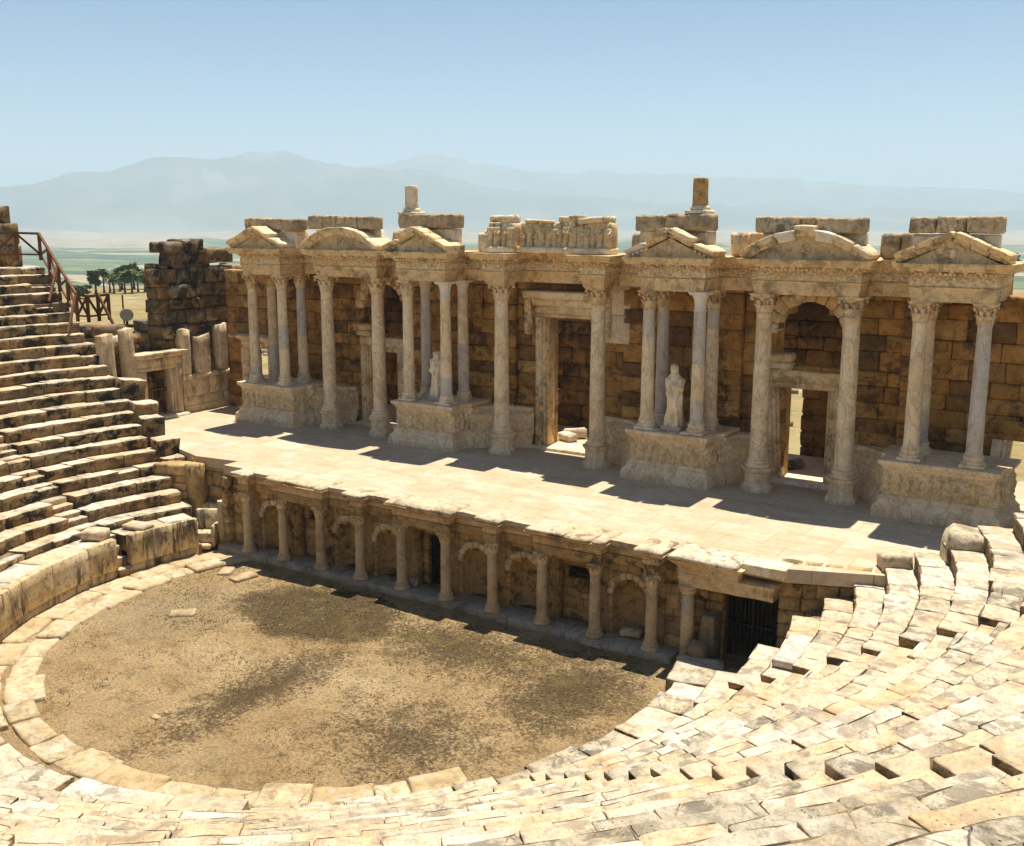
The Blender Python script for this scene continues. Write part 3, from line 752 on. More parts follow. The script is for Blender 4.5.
for i in range(10):
    lab = 'small stone column of the low wall, %s from the stone armchair' % ordn[i]
    if p0 is None:
        t = thing('proscenium_column', lab, 'column', (CX[i], .1, .25), 'small columns along the low wall'); p0 = t
        mb = MB(); lathe(mb, CX[i], .1, [(.30, .25), (.31, .31), (.27, .36), (.24, .41), (.27, .45), (.22, .50)], 18); mb.build('base', ['pros_column'], t)
        mb = MB(); lathe(mb, CX[i], .1, shaft_prof(.19, .50, 2.36, .88), 20, amp=.006); mb.build('shaft', ['pros_column'], t)
        mb = MB(); capital(mb, CX[i], .1, .165, 2.36, 2.76, False, .25); mb.build('capital', ['carved'], t)
    else: copy_thing(p0, (CX[i], .1, .25), lab, None, .6*i)
t = thing('broken_column', 'short plain column stump beside the stone armchair', 'column', (-11.05, .45, .1))
mb = MB(); lathe(mb, -11.05, .45, [(.25, .05), (.25, .14), (.2, .18)], 16); mb.build('base', ['pros_column'], t)
mb = MB(); lathe(mb, -11.05, .45, [(.2, .18), (.2, .9), (.185, 2.0), (.175, 2.02)], 16, amp=.01); mb.build('shaft', ['pros_column'], t)

PP_A = [(0,2.76),(.0,2.88),(.02,2.88),(.02,2.99),(.045,2.99),(.045,3.06),(.07,3.08)]
PP_F = [(.02,3.08),(.05,3.14),(.05,3.22),(.02,3.30)]
PP_C = [(.05,3.30),(.09,3.33),(.09,3.37),(.14,3.39),(.24,3.44),(.27,3.47),(.27,3.50)]
def scroll(p, hgt, z0, z1, cell):
    zc = (z0+z1)/2
    def f(L, z):
        k = math.floor(L/cell); u = L-(k+.5)*cell; v = (z-zc); d = math.hypot(u, v*1.2); a = math.atan2(v, u)
        e = 1. if z0+.015 < z < z1-.015 else 0.
        return e*hgt*(max(0, math.cos(d/cell*13+a*(1 if int(k) % 2 else -1)))*1.2+.5*noise.noise(V((L*9, z*9, p))))
    return f
def pros_entab(lab, x0, x1, yf, yb, seed, slabs, over=.0):
    t = thing('cornice_section', lab, 'cornice', ((x0+x1)/2, yf, 2.76), 'cornice sections along the stage edge')
    path = [(x0, yb), (x0, yf), (x1, yf), (x1, yb)]
    mb = MB(); sweep(mb, path, PP_A, .2, .008, seed); mb.build('architrave', ['pros'], t)
    mb = MB(); sweep(mb, path, [(.02+.03*math.sin(PI*j/6), 3.08+.22*j/6) for j in range(7)], .06, .006, seed, relief=scroll(seed, .014, 3.09, 3.29, .24)); mb.build('frieze', ['carved'], t)
    mb = MB(); sweep(mb, path, PP_C, .14, .018, seed); row_boxes(mb, path, .06, .13, 3.315, 3.365, .1, .055, .1, seed); mb.build('cornice', ['carved'], t)
    rr = random.Random(int(seed*7)); mb = MB(); x = x0-.27
    while x < x1+.2:
        l = min(rr.uniform(.9, 1.9), x1+.27-x)
        if x1+.27-(x+l) < .4: l = x1+.27-x
        bx(mb, x+.01, x+l-.01, yf-.29+rr.gauss(0, .05), max(yb, .5)+.0, 3.5, 3.615+rr.uniform(0, .05), .05, .035, rr.random()*50, 0, (rr.gauss(0,.02), rr.gauss(0,.015)), n=(4,3,1)); x += l
    mb.build('top_slab', ['slab_edge'], t)
E1 = [((0,), 'first'),]
pros_entab('single column cornice block at the left end above the stone armchair', CX[0]-.24, CX[0]+.24, 0., 1., 1., 1)
pros_entab('projecting cornice over the two columns of the left dark window', CX[1]-.24, CX[2]+.24, 0., 1., 2., 2)
pros_entab('single column cornice block left of the central barred doorway', CX[3]-.24, CX[3]+.24, -.02, 1., 3., 1)
pros_entab('projecting cornice over the central barred doorway under the stage', CX[4]-.24, CX[5]+.24, 0., 1., 4., 2)
pros_entab('single column cornice block right of the central barred doorway', CX[6]-.24, CX[6]+.24, -.02, 1., 5., 1)
pros_entab('projecting pale cornice over the two columns of the right dark window', CX[7]-.24, CX[8]+.24, 0., 1., 6., 2)
pros_entab('single column cornice block with loose flat slab at the right end', CX[9]-.24, CX[9]+.24, 0., 1., 7., 1)
def pros_link(lab, x0, x1, seed):
    t = thing('recessed_cornice', lab, 'cornice', ((x0+x1)/2, .8, 2.76), 'recessed cornice between the column blocks')
    y = .40; path = [(x0, y), (x1, y)]
    mb = MB(); sweep(mb, path, [(o, z) for o, z in PP_A], .2, .008, seed); mb.build('architrave', ['pros'], t)
    mb = MB(); sweep(mb, path, PP_F, .12, .012, seed); mb.build('frieze', ['carved'], t)
    mb = MB(); sweep(mb, path, PP_C+[(.27, 3.605), (-.06, 3.605)], .14, .018, seed); mb.build('cornice', ['slab_edge'], t)
    mb = MB(); vs = [V((x, yy, z)) for z in (2.77, 3.59) for x, yy in ((x0, .41), (x1, .41), (x1, 1.0), (x0, 1.0))]
    mb.add(vs, [(3,2,1,0),(4,5,6,7),(0,1,5,4),(1,2,6,5),(2,3,7,6),(3,0,4,7)], 0, False); mb.build('backing', ['pros'], t)
wh = ['over the first arched niche', 'over the second arched niche, left of a single column', 'over the third arched niche', 'over the fourth arched niche', 'over the fifth arched niche', 'over the last arched niche by the rubble patch']
for q, i in enumerate((0, 2, 3, 5, 6, 8)): pros_link('set back cornice '+wh[q], CX[i]+.25, CX[i+1]-.25, 20+q)

# gates and barred windows
def gate(name, lab, x0, x1, y, z0, z1, nb, mid=True):
    t = thing(name, lab, 'gate' if 'gate' in name else 'window bars', ((x0+x1)/2, y, z0))
    mb = MB()
    for a, b in (((x0,y,z0+.03),(x1,y,z0+.03)), ((x0,y,z1-.03),(x1,y,z1-.03)), ((x0+.03,y,z0),(x0+.03,y,z1)), ((x1-.03,y,z0),(x1-.03,y,z1))): bar(mb, a, b, .06)
    if mid:
        bar(mb, (x0, y, (z0+z1)/2), (x1, y, (z0+z1)/2), .05); bar(mb, ((x0+x1)/2, y-.01, z0), ((x0+x1)/2, y-.01, z1), .07)
    mb.build('frame', ['iron'], t); mb = MB()
    for k in range(nb): x = x0+(x1-x0)*(k+1)/(nb+1); bar(mb, (x, y+.01, z0), (x, y+.01, z1), .028)
    mb.build('bars', ['iron'], t)
gate('iron_gate', 'dark iron barred gate in the central doorway under the stage', -.5, .5, 1.25, .25, 2.32, 7)
gate('window_bars', 'iron bars in the dark window left of the central gate', -5.07-.62, -5.07+.62, 1.25, 1.75, 2.4, 8, False)
gate('window_bars', 'iron bars in the dark window right of the central gate', 5.07-.62, 5.07+.62, 1.25, 1.75, 2.4, 8, False)
gate('iron_gate', 'tall iron barred gate beside the sunlit seats', 11.2, 12.85, 1.3, 0, 2.55, 11)
# dark vault behind the gates
def vault():
    t = thing('stage_vault', 'dark masonry vault under the stage behind the barred gates', 'vault', (0, 4, 0)); mb = MB()
    def wl(x0, x1, y0, y1, z0=-.2, z1=3.17):
        vs = [V((x, y, z)) for z in (z0, z1) for x, y in ((x0,y0),(x1,y0),(x1,y1),(x0,y1))]
        mb.add(vs, [(3,2,1,0),(4,5,6,7),(0,1,5,4),(1,2,6,5),(2,3,7,6),(3,0,4,7)], 0, False)
    wl(-21.6, 21.4, 4.2, 4.5); wl(-10.9, -10.76, 1., 4.2); wl(13.3, 13.5, 2.2, 4.2); mb.build('back_wall', ['rubble'], t)
    mb = MB(); wl(-10.7, 13.2, 1.2, 4.2, -.2, .2); mb.build('vault_floor', ['rubble'], t)
vault()
# right end: rubble patch, doorway with lintel, short column
t = thing('rubble_wall', 'patch of small rough rubble stones between last column and gate', 'wall', (10.5, .9, 0), 'rubble walls at the stage edge')
F = planeF((9.95, .85), (11.2, .85)); mb = MB(); masonry(mb, F, 1.25, 0, 3.3, .35, (), (.2, .34), (.25, .5), 9, .05, .04, .03, (1,1,1)); mb.build('small_stones', ['pros'], t)
mb = MB(); corewall(mb, F, 1.25, -.1, 3.2, .2, .8); mb.build('core', ['rubble'], t)
t = thing('rubble_wall', 'rough rubble wall under the stage right of the iron gate', 'wall', (14.5, 1.2, 0), 'rubble walls at the stage edge')
F = planeF((12.9, .95), (17.5, 2.0)); mb = MB(); masonry(mb, F, 4.7, 0, 3.62, .4, (), (.3, .5), (.4, .8), 10, .05, .05, .04, (2,1,1)); mb.build('small_stones', ['pros'], t)
mb = MB(); corewall(mb, F, 4.7, -.1, 3.3, .25, .8); mb.build('core', ['rubble'], t)
t = thing('gate_lintel', 'broken carved lintel block lying over the iron gate by the seats', 'lintel', (11.6, 0, 2.6))
path = [(10.05, .9), (10.05, .05), (12.1, .05)]
mb = MB(); sweep(mb, [(10.05, 1.2), (10.05, .05), (13.0, .12), (13.0, 1.2)], [(0,2.62),(0,2.8),(.03,2.8),(.03,2.98),(.06,3.0),(.06,3.05)], .15, .02, 31); mb.build('architrave', ['carved'], t)
mb = MB(); sweep(mb, [(10.05, 1.2), (10.05, .05), (11.9, .08), (11.9, 1.2)], [(.03,3.05),(.06,3.15),(.03,3.24),(.1,3.3),(.22,3.4),(.25,3.46)], .12, .03, 32); mb.build('cornice', ['carved'], t)
mb = MB(); bx(mb, 9.75, 11.95, -.25, 1.2, 3.45, 3.63, .07, .05, 3, 0, (.01, .02), n=(6,3,1)); mb.build('top_slab', ['slab_edge'], t)
mb = MB(); bx(mb, 11.98, 13.3, .2, 1.0, 3.32, 3.63, .03, .012, 8, .02, n=(2,2,1)); mb.build('patch_block', ['marble'], t)
t = thing('broken_column', 'short column with simple cap standing left of the iron gate', 'column', (10.3, .2, .1))
mb = MB(); lathe(mb, 10.3, .2, [(.21, 0), (.21, 1.2), (.19, 2.35)], 18, amp=.012); mb.build('shaft', ['pros_column'], t)
mb = MB(); lathe(mb, 10.3, .2, [(.2, 2.35), (.27, 2.45), (.27, 2.5), (.22, 2.52), (.31, 2.56), (.31, 2.62)], 18, amp=.012); mb.build('capital', ['carved'], t)
mb = MB(); bx(mb, 10.75, 11.2, .1, 1.0, 0, 1.75, .05, .06, 4, .1, n=(2,3,4)); bx(mb, 10.6, 11.15, -.5, .1, 0, .95, .06, .07, 6, .2, n=(3,3,2))
single('masonry_stump', mb, ['rubble'], 'rough grey masonry stump in front of the iron gate', 'wall stump')
# niche rubble
mb = MB(); bx(mb, 7.75, 8.5, .5, .9, .25, .5, .06, .05, 2, .2, n=(3,2,1)); single('loose_block', mb, ['slab_edge'], 'pale broken slab lying in the last arched niche', 'stone block', 'loose stone blocks')
mb = MB(); bx(mb, -1.0, -.6, .45, .6, .25, .55, .04, .03, 2, 0, n=(3,1,1)); single('loose_block', mb, ['step'], 'grey slab leaning at the threshold of the central barred doorway', 'stone block', 'loose stone blocks')
# left end pit walls
t = thing('stage_pit_wall', 'rough block walls of the dark notch between seats and stage', 'wall', (-12, .8, 0))
F = planeF((-13.4, 1.0), (-10.8, 1.3)); mb = MB(); masonry(mb, F, 2.6, 0, 3.5, .4, (), (.45,.7), (.5,1.), 3, .06); mb.build('back_masonry', ['pros'], t)
F = planeF((-10.78, .1), (-10.78, 1.3)); F2 = lambda u, d, z: V((-10.78+d, 1.3-u, z)); mb = MB(); masonry(mb, F2, 1.05, 0, 3.15, .3, (), (.3,.5), (.35,.6), 4, .05); mb.build('side_masonry', ['pros'], t)
mb = MB(); F3 = lambda u, d, z: V((-14.6+u+.0, -.2+.35*u+d, z)); masonry(mb, F3, 1.5, 0, 3.3, .9, (), (.32,.48), (.4,.8), 6, .09); F4 = lambda u, d, z: V((-13.1+.5*u, -.05+u*1., z)); mb.build('pier', ['pros'], t)
mb = MB(); bx(mb, -13.2, -12.5, .35, .95, 0, 3.35, .05, .03, 3, n=(2,2,5)); mb.build('corner_pier', ['pros'], t)
# stone armchair
def throne():
    t = thing('stone_armchair', 'carved stone armchair at the end of the curved parapet', 'armchair', (-11.62, .0, 0)); c = V((-11.62, .0, .12)); rm = Matrix.Rotation(R(30), 3, 'Z')
    def part(nm, x0, x1, y0, y1, z0, z1, sd):
        mb = MB()
        block(mb, lambda u, v, w: c+rm @ V((x0+(x1-x0)*u, y0+(y1-y0)*v, z0+(z1-z0)*w)), (x1-x0, y1-y0, z1-z0), .04, .015, (2,2,2), sd); mb.build(nm, ['parapet'], t)
    part('seat', -.38, .38, -.4, .38, 0, .62, 1); part('backrest', -.5, .5, .3, .52, 0, 1.45, 2); part('armrest', -.5, -.36, -.4, .32, 0, .95, 3); part('armrest', .36, .5, -.4, .32, 0, .95, 4)
    part('footstool', -.4, .4, -.7, -.38, 0, .2, 5)
throne()
mb = MB(); bx(mb, -13.6, -11.5, .62, .98, .0, 1.66, .04, .03, 6, .12, n=(4,2,3)); single('parapet_end_wall', mb, ['parapet'], 'short block wall behind the stone armchair', 'wall')

# ------------------------------------------------------------------ stage building
def side(x): return 'left' if x < 0 else 'right'
YB = 10.3; YR = 10.5                         # wall faces: between the doors, and set back at the side doors
DOORC = 10.42
def stage_wall():
    t = thing('stage_wall', 'high brown block wall of the stage building behind the columns', 'wall', (0, YB, 3.6))
    def sec(nm, x0, x1, y, zt, ops=(), sd=1, thick=.6, z0=3.4):
        F = planeF((x0, y), (x1, y)); L = x1-x0; o2 = [(o[0]-x0, o[1]-x0)+tuple(o[2:]) for o in ops]
        mb = MB(); masonry(mb, F, L, z0, zt, thick, o2, (.5, .82), (.7, 1.7), sd, .05, .035, .03, (3,1,2)); mb.build(nm, ['wall'], t)
        mb = MB(); corewall(mb, F, L, z0, zt-.1 if not callable(zt) else 10.2, thick*.6, .85, o2); mb.build('core', ['wall'], t)
    for s in (-1, 1):
        a, b = sorted((s*13.85, s*21.3)); d = (-19.65, -18.25) if s < 0 else (17.5, 19.0)
        sec('wall_bay', a, b, YB, 11.0 if s < 0 else (lambda u: 11.1 if u < 4. else 10.3), [(d[0], d[1], 3.4, 7.3 if s < 0 else 6.3)], 3+s)
        a, b = sorted((s*7.85, s*13.85)); c = s*DOORC
        sec('wall_bay', a, b, YR, 11.3, [(c-.85, c+.85, 3.4, 7.45), (c-1.25, c+1.25, 8.1, 9.4, 1)], 7+s)
        for k in range(13):                  # voussoirs of the relieving arch
            pass
        mb = MB(); rad = 1.25
        for k in range(11):
            a0 = PI*k/11+.01; a1 = PI*(k+1)/11-.01
            def f(u, v, w): q = rad+.55*w; an = a0+(a1-a0)*u; return V((c-q*math.cos(an), YR-.06+.7*v, 9.35+q*math.sin(an)))
            block(mb, f, (.38, .7, .55), .03, .02, (1,1,1), k+s)
        mb.build('relieving_arch', ['carved'], t)
        a, b = sorted((s*2.7, s*7.85)); sec('wall_bay', a, b, YB, 11.3, (), 11+s)
        if s > 0:
            for z0, z1 in ((8.55, 9.72), (9.74, 10.95)): mb = MB(); bx(mb, 1.85, 2.98, YB-.02, YB+.35, z0, z1, .015, .008, z0); mb.build('smooth_patch', ['marble'], t)
    sec('wall_bay', -2.7, 2.7, YB+.25, 11.3, [(-1.1, 1.1, 3.4, 9.5)], 20)
stage_wall()
def rear_wall():
    t = thing('rear_wall', 'ruined rear wall seen dimly through the stage doorways', 'wall', (0, 15.6, 0))
    F = planeF((-16, 15.6), (16, 15.6)); ops = [(16+6.9, 16+8.65, 2.0, 7.0), (16-4.3, 16-3.65, 2.0, 5.6), (16-13.2, 16-12.3, 2, 5.2)]
    zt = lambda u: 10.9+.5*noise.noise(V((u*.35, 2, 1)))
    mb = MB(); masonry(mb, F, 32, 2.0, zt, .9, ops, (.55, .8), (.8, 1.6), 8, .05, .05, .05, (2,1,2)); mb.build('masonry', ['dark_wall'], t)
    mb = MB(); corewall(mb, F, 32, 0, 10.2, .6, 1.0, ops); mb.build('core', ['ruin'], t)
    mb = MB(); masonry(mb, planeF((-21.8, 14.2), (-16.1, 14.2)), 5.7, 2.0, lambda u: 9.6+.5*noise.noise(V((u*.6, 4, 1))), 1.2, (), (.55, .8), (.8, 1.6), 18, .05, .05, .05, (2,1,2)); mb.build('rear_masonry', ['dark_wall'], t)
    mb = MB(); bx(mb, 7.2, 14.2, 13.8, 15.7, 10.6, 11.3, .08, .05, 2, n=(8,4,2)); bx(mb, -14.2, -7.2, 12.7, 15.7, 10.4, 11.1, .08, .05, 3, n=(8,4,2)); mb.build('added_shade_slab', ['ruin'], t)  # slabs added over the passage to block sky light and darken it
    # floor of the passage
    mb = MB(); vs = [V((x, y, z)) for z in (2.9, 3.56) for x, y in ((-21, 11.62), (21, 11.62), (21, 15.5), (-21, 15.5))]
    mb.add(vs, [(3,2,1,0),(4,5,6,7),(0,1,5,4),(1,2,6,5),(2,3,7,6),(3,0,4,7)], 0, False)
    props(mb.build('passage_floor', ['deck']), 'paved passage floor behind the stage doorways', 'floor', None, 'structure')
    rr = random.Random(77)
    for k in range(16):
        x = rr.choice([rr.uniform(-3.9, -.5), rr.uniform(7.6, 10.8), rr.uniform(-12, -9.5)]); y = rr.uniform(12.4, 15.2); s = rr.uniform(.2, .5)
        mb = MB(); bx(mb, x-s, x+s, y-s*.6, y+s*.6, 3.55, 3.6+s*rr.uniform(.3, .9), .07, .05, k, rr.uniform(0, 3), (rr.gauss(0,.12), rr.gauss(0,.12)), n=(2,2,1))
        single('fallen_stone', mb, [rr.choice(['slab_edge', 'rubble', 'ruin'])], 'fallen stone lying in the passage behind a stage doorway', 'fallen stone', 'fallen stones in the passage')
rear_wall()

# --- podiums
def fig_relief(seed, z0, z1):
    rr = random.Random(seed); figs = [(i*.34+rr.uniform(-.06, .06), rr.uniform(.78, 1.), rr.uniform(-.12, .12), rr.uniform(.8, 1.25)) for i in range(40)]
    H = z1-z0
    def f(L, z):
        v = (z-z0)/H
        if v < .03 or v > .97: return 0
        h = 0
        for x, t, ln, wd in figs:
            if abs(x-L) > .4: continue
            u = (L-x-ln*(v-.4))/wd; vv = v/t
            hd = 1-((u/.055)**2+((vv-.87)/.1)**2)
            if hd > 0: h = max(h, .12*math.sqrt(hd))
            w = .06+.05*max(0, .62-vv)+.05*math.exp(-((vv-.62)/.1)**2)
            if vv < .8: b = 1-(u/w)**2; h = max(h, (.11*math.sqrt(b) if b > 0 else 0)*(1+.45*math.cos(u*95)*(vv < .6)))
            ar = abs((vv-.55)-(u*1.5)); 
            if ar < .05 and 0 < u < .16: h = max(h, .07)
        return h+.012*noise.noise(V((L*7, z*7, seed)))
    return f
def podium(lab, path, seed, floor_poly):
    t = thing('podium', lab, 'podium', (path[len(path)//2][0], path[len(path)//2][1], ZD), 'carved podiums of the stage front')
    mb = MB(); sweep(mb, path, [(.30,3.58),(.30,3.86),(.27,3.88),(.27,3.98),(.20,4.05),(.12,4.12),(.10,4.2),(.13,4.24),(.05,4.32),(.02,4.36)], .25, .005, seed); mb.build('base_moulding', ['marble'], t)
    mb = MB(); sweep(mb, path, [(.0, 4.36+j*.06) for j in range(16)], .05, .004, seed, True, fig_relief(seed, 4.38, 5.24)); mb.build('relief_panel', ['relief'], t)
    mb = MB(); sweep(mb, path, [(.02,5.26),(.05,5.3),(.05,5.34),(.1,5.38),(.16,5.44),(.18,5.48),(.18,5.56),(.15,5.58)], .3, .008, seed); mb.build('cornice', ['marble'], t)
    mb = MB(); n = len(floor_poly); mb.add([V((*p, 5.58)) for p in floor_poly]+[V((*p, 5.3)) for p in floor_poly], [tuple(range(n)), tuple(reversed(range(n, 2*n)))]+[(i, i+n, (i+1) % n+n, (i+1) % n) for i in range(n)], 0, False); mb.build('top_slab', ['marble'], t)
PNAME = {-2: 'left end relief podium carrying four columns beside the side wall', -1: 'relief podium below the worn statue, left of the central doorway', 1: 'relief podium below the standing veiled statue, right of the central doorway', 2: 'right end relief podium beside the sunlit seats'}
for q, xc, hw in ((-2, -15.85, 1.75), (-1, -5.95, 1.55), (1, 5.95, 1.55), (2, 15.85, 1.75)):
    path = [(xc-hw-.25, YB), (xc-hw-.2, 8.9), (xc-hw, 8.75), (xc-hw, 7.8), (xc+hw, 7.8), (xc+hw, 8.75), (xc+hw+.2, 8.9), (xc+hw+.25, YB)]
    podium(PNAME[q], path, 40+q, [(x+(.02 if x < xc else -.02), y+.02 if y < 8 else y) for x, y in path])
def dado(lab, pts, seed):
    t = thing('curved_dado', lab, 'low wall', (pts[3][0], pts[3][1], ZD), 'low curved walls between podiums and doorways')
    mb = MB(); sweep(mb, pts, [(.25,3.58),(.25,3.86),(.2,3.9),(.12,4.05),(.1,4.15),(.02,4.25)], .25, .012, seed); mb.build('base_moulding', ['marble'], t)
    mb = MB(); sweep(mb, pts, [(.0, 4.25+j*.06) for j in range(15)], .06, .004, seed, True, fig_relief(seed, 4.3, 5.05)); mb.build('relief_panel', ['relief'], t)
    mb = MB(); sweep(mb, pts, [(.02,5.09),(.06,5.16),(.14,5.24),(.16,5.34),(.14,5.4),(-.7,5.4)], .25, .015, seed); mb.build('cornice', ['marble'], t)
def qcurve(x0, y0, x1, y1, n=9):          # concave quarter: leaves (x0,y0) in the direction +y and arrives at (x1,y1) along x
    return [(x1+(x0-x1)*math.cos(PI/2*i/n), y0+(y1-y0)*math.sin(PI/2*i/n)) for i in range(n+1)]
dado('low curved relief wall from the veiled statue podium to the central doorway', list(reversed(qcurve(4.15, 8.85, 1.75, YB+.15))), 51)
dado('low curved relief wall from the worn statue podium to the central doorway', qcurve(-4.15, 8.85, -1.75, YB+.15), 52)
dado('low curved relief wall left of the arched doorway with leaning jamb', qcurve(7.75, 8.9, 9.2, YR-.05), 53)
dado('low curved relief wall between the arched doorway and the end podium', list(reversed(qcurve(13.85, 8.9, 12.15, YR-.05))), 54)
dado('low curved relief wall between the end podium and the dark left doorway', qcurve(-13.85, 8.9, -12.15, YR-.05), 55)
dado('low curved relief wall right of the dark left doorway', list(reversed(qcurve(-7.75, 8.9, -9.15, YR-.05))), 56)

# --- columns
ZC = 11.0
def octo(mb, cx, cy, prof, rot=PI/8):
    n = 8; vs = [V((cx+r/math.cos(PI/8)*math.cos(rot+PI/4*k), cy+r/math.cos(PI/8)*math.sin(rot+PI/4*k), z)) for r, z in prof for k in range(n)]
    vs = [v+nz(v, 3.)*.01 for v in vs]; m = len(prof)
    mb.add(vs, [(i*n+k, i*n+(k+1) % n, (i+1)*n+(k+1) % n, (i+1)*n+k) for i in range(m-1) for k in range(n)]+[tuple(reversed(range(n))), tuple(range((m-1)*n, m*n))], 0, False)
def big_column(lab, cx, cy, r, zb, ped, bands, plain, grp, seed, cap_m='carved'):
    t = thing('marble_column', lab, 'column', (cx, cy, zb), grp); z = zb
    if ped:
        mb = MB(); octo(mb, cx, cy, [(.56, z), (.56, z+.12), (.53, z+.17), (.47, z+.24), (.44, z+.28), (.44, z+.68), (.47, z+.72), (.53, z+.8), (.55, z+.84), (.55, z+.9)]); mb.build('pedestal', ['marble'], t); z += .9
    else:
        mb = MB(); bx(mb, cx-r*1.5, cx+r*1.5, cy-r*1.5, cy+r*1.5, z, z+.12, .015, .008, seed); z += .12; mb.build('plinth', ['marble'], t)
    mb = MB(); lathe(mb, cx, cy, base_prof(r, z, .3), 28, amp=.008, seed=seed); mb.build('base', ['marble'], t); z += .3
    mats = ['marble', 'grey_marble', 'white_marble']
    def mf(q):
        for a, b, m in bands:
            if a <= q < b: return m
        return 0
    mb = MB(); pr = shaft_prof(r, z, ZC-.72)
    for a, b, m in bands:
        for e in (a, b):
            if pr[3][1] < e < pr[-3][1]:
                tt = (e-z)/(ZC-.72-z); pr.append((r*(1-.14*tt**1.7), e))
    pr.sort(key=lambda p: p[1]); lathe(mb, cx, cy, pr, 30, mf, .007, seed); mb.build('shaft', mats, t)
    mb = MB(); capital(mb, cx, cy, r*.86, ZC-.72, ZC, plain, r*1.42); mb.build('capital', ['white_marble' if plain else cap_m], t)
SG = 'single tall columns on octagonal pedestals'
for x, lab, bands in ((-12.45, 'tall column on octagonal pedestal, left one under the arched left pediment', []), (-9.27, 'tall column on octagonal pedestal, right one under the arched left pediment', []),
                      (-2.36, 'tall column on octagonal pedestal left of the central doorway', []), (2.36, 'tall column on octagonal pedestal right of the central doorway', []),
                      (9.27, 'tall veined column on octagonal pedestal left of the arched doorway', []), (12.45, 'tall veined column on octagonal pedestal right of the arched doorway', [])):
    big_column(lab, x, 8.75, .325, ZD, True, bands, False, SG, x)
PG = 'columns standing on the podiums'
spec = [(-16.9, 0, [(0, 6.4, 1)], 0, 'front left column of the left end podium, grey only at its foot'), (-14.85, 0, [(7.4, 8.6, 1)], 0, 'front right column of the left end podium with a grey band at mid height'),
        (-16.9, 1, [(0, 7.4, 1)], 0, 'rear column of the left end podium with a grey lower part'), (-14.85, 1, [(7.9, 12, 1)], 0, 'rear column of the left end podium with a grey upper part'),
        (-7.0, 0, [], 0, 'cream column left of the worn statue'), (-4.9, 0, [(0, 6.8, 1)], 1, 'column with plain white capital right of the worn statue'),
        (-7.0, 1, [(0, 12, 1)], 1, 'grey rear column behind the worn statue'), (-4.9, 1, [(0, 8.2, 1)], 1, 'rear column beside the worn statue, grey below and cream above'),
        (4.9, 0, [(9.2, 12, 1)], 0, 'column with grey upper shaft left of the veiled statue'), (7.0, 0, [(8.3, 12, 1), (0, 6.9, 1)], 1, 'column with plain white capital right of the veiled statue'),
        (4.9, 1, [(0, 12, 1)], 0, 'grey rear column behind the veiled statue'), (7.0, 1, [(9.5, 12, 1)], 0, 'rear column to the right behind the veiled statue'),
        (14.85, 0, [], 0, 'cream veined column on the right end podium'), (16.85, 0, [(0, 12, 1)], 0, 'smooth grey column at the right end of the stage front'),
        (14.85, 1, [(0, 7, 1)], 0, 'rear column on the right end podium behind the cream veined one')]
for x, back, bands, plain, lab in spec:
    big_column(lab, x, 9.45 if back else 8.15, .258, 5.58, False, bands, plain, PG, x+back*.3)

# --- entablature
EA = [(0,11.0),(.0,11.14),(.03,11.14),(.03,11.28),(.06,11.28),(.06,11.40),(.09,11.43),(.11,11.48)]
def frieze_prof(n=9): return [(.05+.035*math.sin(PI*j/(n-1)), 11.48+.36*j/(n-1)) for j in range(n)]
EC = [(.06,11.84),(.1,11.86),(.1,11.95),(.16,11.97),(.16,11.985),(.44,12.0),(.46,12.09),(.5,12.12),(.56,12.2),(.56,12.26)]
def entab(lab, path, seed, soffit=True, group='entablature sections of the stage front', fm='carved'):
    xs = [p[0] for p in path]; ys = [p[1] for p in path]
    t = thing('entablature', lab, 'entablature', ((min(xs)+max(xs))/2, min(ys), ZC), group)
    mb = MB(); sweep(mb, path, EA, .25, .006, seed); mb.build('architrave', ['carved'], t)
    mb = MB(); sweep(mb, path, frieze_prof(), .045, .006, seed, True, scroll(seed, .045, 11.5, 11.82, .36)); mb.build('frieze', ['relief'], t)
    mb = MB(); sweep(mb, path, EC, .13, .02, seed); row_boxes(mb, path, 0.08, .2, 11.865, 11.945, .15, .085, .08, int(seed)); row_boxes(mb, path, 0.14, .42, 11.955, 11.999, .36, .15, .1, int(seed)); mb.build('cornice', ['carved'], t)
    return t
def rect(x0, x1, yf, yb): return [(x0, yb), (x0, yf), (x1, yf), (x1, yb)]
YE = 7.83
def raking(mb, x0, z0, x1, z1, yf, yb, th, seed, mi=0, hump=.0):
    """an eroded slab of raking cornice from (x0,z0) to (x1,z1), front at yf"""
    L = math.hypot(x1-x0, z1-z0); nx, nz_ = -(z1-z0)/L, (x1-x0)/L
    if nz_ < 0: nx, nz_ = -nx, -nz_
    def f(u, v, w):
        k = th*w; ov = .14*w if v < .5 else 0
        return V((x0+(x1-x0)*u+nx*k, yf-ov+(yb-yf)*v, z0+(z1-z0)*u+nz_*k+hump*math.sin(PI*u)))
    block(mb, f, (L, yb-yf, th), .022, .035, (max(2, int(L/.2)), 3, 3), seed, 1.8, mi, mi)
